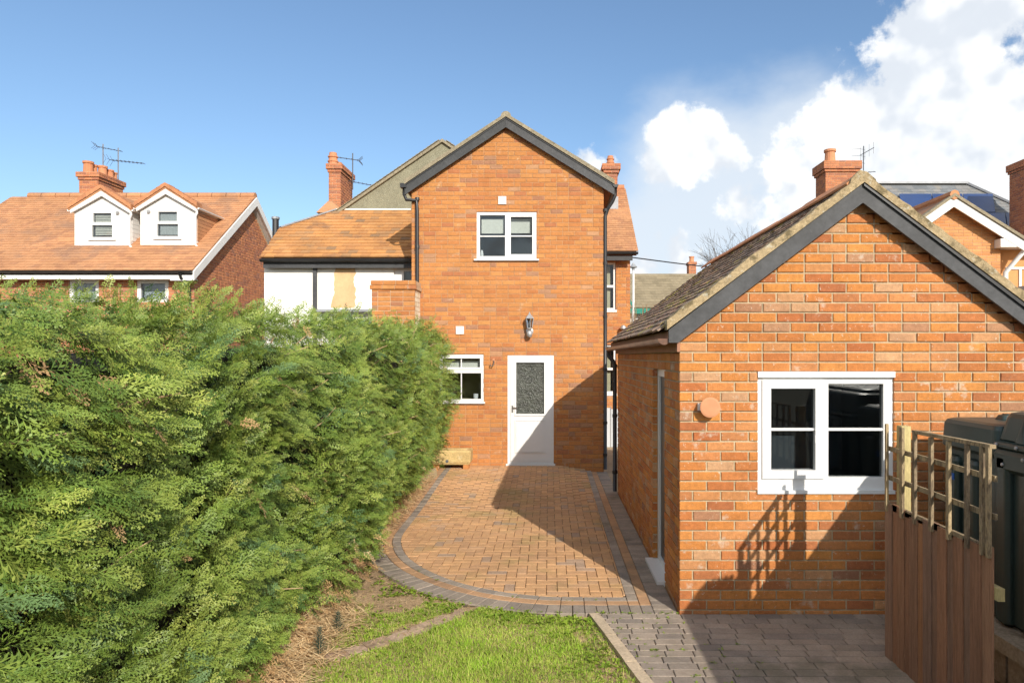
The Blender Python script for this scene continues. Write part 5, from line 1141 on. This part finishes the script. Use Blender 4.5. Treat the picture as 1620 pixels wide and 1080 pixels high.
def branch(p, nrm, lod, k, size, dead, upb=0.):
    """a shoot lying in the hedge face with side sprays; lean drifts from clump to clump, depth makes the dark gaps"""
    y, z = p[1], p[2]; nrm = np.array(nrm)
    d = unit(np.array([nrm[0] * .55 + random.gauss(0, .22), nrm[1] + .62 + .5 * math.sin(y * 1.7 + z * 2.1) + random.gauss(0, .35), nrm[2] * .6 + .18 + .5 * math.sin(y * 2.7 - z * 1.9 + 2) + random.gauss(0, .25) + upb]))
    kd = 'd' if random.random() < dead else ('b' if random.random() < .06 else 'g')
    if kd == 'd': d = unit(d + np.array([.2, 0, -.9])); k = max(3, k // 2)
    side = unit(np.cross(d, unit(nrm + np.array([0, 0, .3])))); br = min(.85, max(.12, random.gauss(.46, .17))); Lb = size * 2.0
    for i in range(k):
        f = i / max(1, k - 1); sd = 1 if i % 2 else -1
        dd = unit(d * (.55 + .6 * f) + side * sd * (.75 - .5 * f) + np.array([0, 0, -.42]) + rng.normal(0, .14, 3) + nrm * .22)
        put(np.array(p) + d * Lb * (f - .35), dd, nrm + np.array([0, 0, .45]), lod, size * (1.15 - .4 * f) * U(.8, 1.2), br, kd)
for (y0, y1, dens_, k, s0, s1) in ((-.5, 1.75, 40, 8, .12, .18), (1.75, 4.6, 112, 9, .07, .135), (4.6, 7.8, 108, 8, .07, .135), (7.8, HY1, 100, 7, .08, .14)):
    for q in range(int((y1 - y0) * 2.7 * dens_)):
        y = U(y0, y1); z = U(.16, htop(y)); dp = abs(random.gauss(0, .10)) * (1.9 if random.random() < .5 else .6) - .02
        branch((hface(y, z) - dp, y, z), (1, 0, .2), lod_of(y), k, U(s0, s1), .5 if z < .36 else (.10 if z < .6 else .014))
for q in range(750):                                   # top
    y = U(-.4, HY1); x = U(-3.0, -1.8); branch((x, y, htop(y) + hnoise(y, x) * .4 - abs(random.gauss(0, .05))), (.35, 0, .8), lod_of(y), 6, U(.08, .14), .01)
for q in range(230):                                   # far end
    x = U(-3.0, -1.85); z = U(.2, htop(HY1)); branch((x, HY1 + hnoise(x, z) * .5, z), (.2, .9, .2), 2, 6, U(.13, .2), .03)
for q in range(45):                                    # shoots missed by the shears
    y = U(1.9, HY1); branch((hface(y, htop(y) - .1) - U(.0, .4), y, htop(y) + .0), (.2, .2, .6), lod_of(y), 5, U(.06, .10), .0, 1.0)
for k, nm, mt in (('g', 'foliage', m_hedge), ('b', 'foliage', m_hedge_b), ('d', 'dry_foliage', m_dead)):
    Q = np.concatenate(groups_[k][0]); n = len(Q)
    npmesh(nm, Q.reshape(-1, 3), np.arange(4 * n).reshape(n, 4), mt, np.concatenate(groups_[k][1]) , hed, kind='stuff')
# dense twiggy inside
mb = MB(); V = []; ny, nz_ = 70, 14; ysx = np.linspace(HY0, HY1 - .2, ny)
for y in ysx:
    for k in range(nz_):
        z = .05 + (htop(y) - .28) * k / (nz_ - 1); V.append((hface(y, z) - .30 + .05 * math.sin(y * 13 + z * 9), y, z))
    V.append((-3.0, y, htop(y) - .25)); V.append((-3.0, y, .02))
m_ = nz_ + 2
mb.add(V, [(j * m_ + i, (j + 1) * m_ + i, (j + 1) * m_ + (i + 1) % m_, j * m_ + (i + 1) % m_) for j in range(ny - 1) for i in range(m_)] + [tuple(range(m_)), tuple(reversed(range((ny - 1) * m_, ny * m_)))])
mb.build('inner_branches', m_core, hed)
mb = MB()                                              # bare cut twigs showing among the leaves
for k in range(170):
    y = U(1.9, 11) ** 1.0; z = U(.35, htop(y) - .05); x = hface(y, z); l = U(.10, .34); d = Vector((U(.1, .7), U(.2, 1), U(-.1, .8))).normalized()
    a = Vector((x - .12, y, z)); mb.tube([a, a + d * l * .5 + Vector((0, 0, U(-.02, .02))), a + d * l], [.006, .005, .0025], 5, r=random.random(), cap=False)
mb.build('bare_twigs', m_twig, hed, kind='stuff')
for y in np.arange(1.9, 12, .62):
    yy = y + U(-.1, .1); MB().tube([(-2.35 + U(-.08, .08), yy, -.05), (-2.4, yy + .03, .6), (-2.42, yy, 1.7)], [.055, .045, .02], 7).build('trunk', m_bark, hed)

# ------------------------------------------------------------------ lawn grass, weeds, litter
def path_side(x, y):                                   # signed distance to the worn edging: positive on the lawn side
    best = 9; sg = 1
    for a, b in zip(pth[:-1], pth[1:]):
        ab = b - a; t = max(0, min(1, ((x - a.x) * ab.x + (y - a.y) * ab.y) / ab.length_squared)); c = a + ab * t; dd = math.hypot(x - c.x, y - c.y)
        if dd < best: best = dd; sg = 1 if (ab.x * (y - a.y) - ab.y * (x - a.x)) > 0 else -1
    return best * sg
def patio_gap(x, y): return min((Vector((x, y)) - e).length for e in edge[::4]) - .40
def in_conv(x, y):
    n = len(conv)
    return all((conv[(i + 1) % n][0] - conv[i][0]) * (y - conv[i][1]) - (conv[(i + 1) % n][1] - conv[i][1]) * (x - conv[i][0]) >= 0 for i in range(0, n))
def free(x, y):
    if y > 5.76 and x > -.1: return False
    if x > edge_x(y) - .05: return False
    return not (y > 5.5 and (patio_gap(x, y) < .0 or in_conv(x, y)))
def patch(x, y): return .5 + .25 * math.sin(x * 5.1 + y * 2.2) + .25 * math.sin(y * 6.3 - x * 3.7 + 1)
GV, GQ, GRn = [], [], []
cnt = 0
for k in range(125000):
    y = 3.3 + 2.75 * random.random() ** 1.0; x = U(-2.0, .95)
    if not free(x, y): continue
    ps_ = path_side(x, y)
    if abs(ps_) < .085 and random.random() > .04: continue
    if ps_ < 0 and (random.random() > .75 or patch(x * 1.3 + .5, y * 1.3) < .30): continue
    e = min(edge_x(y) - .05 - x, 9)
    bare = .5 + .5 * math.sin(x * 2.3 + 1) * math.sin(y * 3.1)
    if x < -1.35 and random.random() < min(1., (-1.35 - x) / .45): continue
    if e < .22 and random.random() < .75: continue
    pt = patch(x, y); h_ = random.choice((U(.010, .025), U(.012, .042))) * (.6 + .8 * pt); a = U(0, 6.283); wd = U(.0010, .0020) ; ln_ = U(.5, 1.5) * h_; b = U(0, 6.283)
    dx_, dy_ = math.cos(a), math.sin(a); sx, sy = -dy_ * wd, dx_ * wd; z0 = -.026
    i0 = len(GV)
    GV += [(x - sx, y - sy, z0), (x + sx, y + sy, z0), (x + dx_ * ln_ * .35 + sx * .8, y + dy_ * ln_ * .35 + sy * .8, z0 + h_ * .65), (x + dx_ * ln_ * .35 - sx * .8, y + dy_ * ln_ * .35 - sy * .8, z0 + h_ * .65), (x + dx_ * ln_ + sx * .1, y + dy_ * ln_ + sy * .1, z0 + h_), (x + dx_ * ln_ - sx * .1, y + dy_ * ln_ - sy * .1, z0 + h_)]
    GQ += [(i0, i0 + 1, i0 + 2, i0 + 3), (i0 + 3, i0 + 2, i0 + 4, i0 + 5)]
    r_ = min(.99, max(0, random.gauss(.28 + .5 * max(0, .62 - patch(x * 2.1 + 2, y * 2.3)), .22))); GRn += [r_, r_]
tag(npmesh('grass', np.array(GV), np.array(GQ), m_grass, GRn), 'short patchy green lawn grass beside the paving', 'grass', kind='stuff')
WV, WQ, WR = [], [], []
def weed(x, y, z, r_, n):
    rb = random.random()
    for k in range(n):
        a = U(0, 6.283); l = r_ * U(.5, 1.1); w_ = l * U(.28, .42); up = U(.25, .9); c, s_ = math.cos(a), math.sin(a)
        st = l * .35; i0 = len(WV)
        P = [(st, 0, st * up), (st + l * .45, w_, (st + l * .5) * up + .1 * l), (st + l, 0, (st + l * .85) * up * .85), (st + l * .45, -w_, (st + l * .5) * up + .1 * l)]
        for (u, v, h_) in P: WV.append((x + c * u - s_ * v, y + s_ * u + c * v, z + h_))
        WQ.append((i0, i0 + 1, i0 + 2, i0 + 3)); WR.append((rb + U(-.1, .1)) % 1)
for k in range(13000):
    y = U(3.4, 7.6); x = U(-1.9, .95)
    if not free(x, y): continue
    ps_ = path_side(x, y); pg = patio_gap(x, y) if y > 4.9 else 9; e = edge_x(y) - .05 - x
    if abs(ps_) < .05: continue
    pr = .10
    if ps_ > 0 and pg < .22: pr = .95
    elif ps_ > 0 and e < .45: pr = .75 * (.35 + .65 * patch(x * 1.7, y * 1.7))
    elif ps_ < 0: pr = .8 if patch(x * 1.3 + .5, y * 1.3) > .38 and x > -1.55 else .12
    elif x < -.9 or patch(x * 2.3, y * 1.9 + 1) > .75: pr = .35
    if random.random() < pr: weed(x, y, -.022, U(.010, .026) * (1.45 if pg < .25 or e < .3 else 1), random.randint(4, 8))
for k in range(150):                                    # in the joints of the dark paving
    r_ = random.randint(0, 22); y = 5.772 - r_ * .102; x = edge_x(y) + abs(random.gauss(0, .45)) + .06
    if x < 2.2: weed(x, y, -.002, U(.008, .022), random.randint(4, 8))
for (t0, t1, d_, n) in ((5.6, 8.0, .1, 14), (5.4, 8.0, .4, 60)):
    for k in range(n): p = along(U(t0, t1), d_ + U(-.01, .01)); weed(p[0], p[1], 0, U(.007, .02), random.randint(3, 6))
for k in range(26): weed(U(.45, 1.1), 5.785 + U(-.01, .01), 0, U(.008, .022), random.randint(4, 8))
tag(npmesh('weeds', np.array(WV), np.array(WQ), m_weed, WR), 'low bright green weeds at the lawn edge and in paving joints', 'weeds', kind='stuff')
LV, LQ, LR = [], [], []
for k in range(22000):                                  # dry clippings under the hedge
    y = 2.6 + 9.0 * random.random() ** 1.25; x = -1.93 + random.gauss(.05, .13) + (.02 if y > 6.3 else 0)
    if y > 6 and x > -2.0: x = -2.03 - abs(random.gauss(0, .10))
    z = .02 + max(0, ((-1.66 if y < 6 else -1.95) - x)) * U(.0, 1.0) + (gz(x, y) if y > 9 else 0); a = random.gauss(.5, .9); l = U(.03, .17); w_ = U(.0012, .0034); tl = U(-.6, .35)
    c, s_ = math.cos(a) * l, math.sin(a) * l; sx, sy = -math.sin(a) * w_, math.cos(a) * w_; i0 = len(LV)
    LV += [(x - sx, y - sy, z), (x + sx, y + sy, z), (x + c + sx, y + s_ + sy, max(.0, z + tl * l)), (x + c - sx, y + s_ - sy, max(.003, z + tl * l))]; LQ.append((i0, i0 + 1, i0 + 2, i0 + 3)); LR.append(random.random())
for k in range(1500):                                  # scattered straw on the soil
    y = U(4.4, 6.9); x = U(-2.0, -.7)
    if not free(x, y) or path_side(x, y) > .05 and x > -1.3: continue
    a = U(0, 6.28); l = U(.015, .06); w_ = U(.0008, .002); c, s_ = math.cos(a) * l, math.sin(a) * l; sx, sy = -math.sin(a) * w_, math.cos(a) * w_; i0 = len(LV)
    LV += [(x - sx, y - sy, -.012), (x + sx, y + sy, -.012), (x + c + sx, y + s_ + sy, -.008), (x + c - sx, y + s_ - sy, -.008)]; LQ.append((i0, i0 + 1, i0 + 2, i0 + 3)); LR.append(random.random())
tag(npmesh('dry_litter', np.array(LV), np.array(LQ), m_straw, LR), 'dry straw-coloured conifer clippings along the hedge foot', 'litter', kind='stuff')
# two little blue-green conifer shoots
for (px, py, h_, lab) in ((505, 1038, .21, 'taller blue-green conifer seedling at the end of the worn brick edging'), (534, 1002, .17, 'shorter blue-green conifer seedling at the hedge foot beside the pale twig')):
    b0 = gp(px, py, 0); b0.z = .0; sg = thing('conifer_seedling', b0, lab, 'seedling', 'conifer seedlings at the hedge foot')
    MB().tube([b0 - Vector((0, 0, .03)), b0 + Vector((.006, 0, h_))], [.004, .0015], 5).build('stem', m_twig, sg)
    nm_ = MB()
    for k in range(110):
        f = .08 + .92 * k / 110; p = b0 + Vector((.006 * f, 0, h_ * f)); a = k * 2.4; l = .075 * (1.1 - .75 * f); d = Vector((math.cos(a), math.sin(a), .45)).normalized() * l; s_ = Vector((-math.sin(a), math.cos(a), 0)) * .0042
        nm_.add([p - s_, p + s_, p + d + s_ * .3, p + d - s_ * .3], [(0, 1, 2, 3)], random.random())
    nm_.build('needles', mat('blue_green_needle', [(0, (.05, .10, .075)), (1, (.08, .14, .10))], rough=.6, trans=.2), sg, kind='stuff')
tg = thing('fallen_twig', gp(560, 990), 'pale bent twig lying on the soil beside the seedlings', 'twig')
MB().tube([gp(539, 996, .01), gp(552, 988, .02), gp(566, 986, .015), gp(580, 986, .012)], [.005, .0045, .004, .002], 6).build('twig', m_twig, tg)
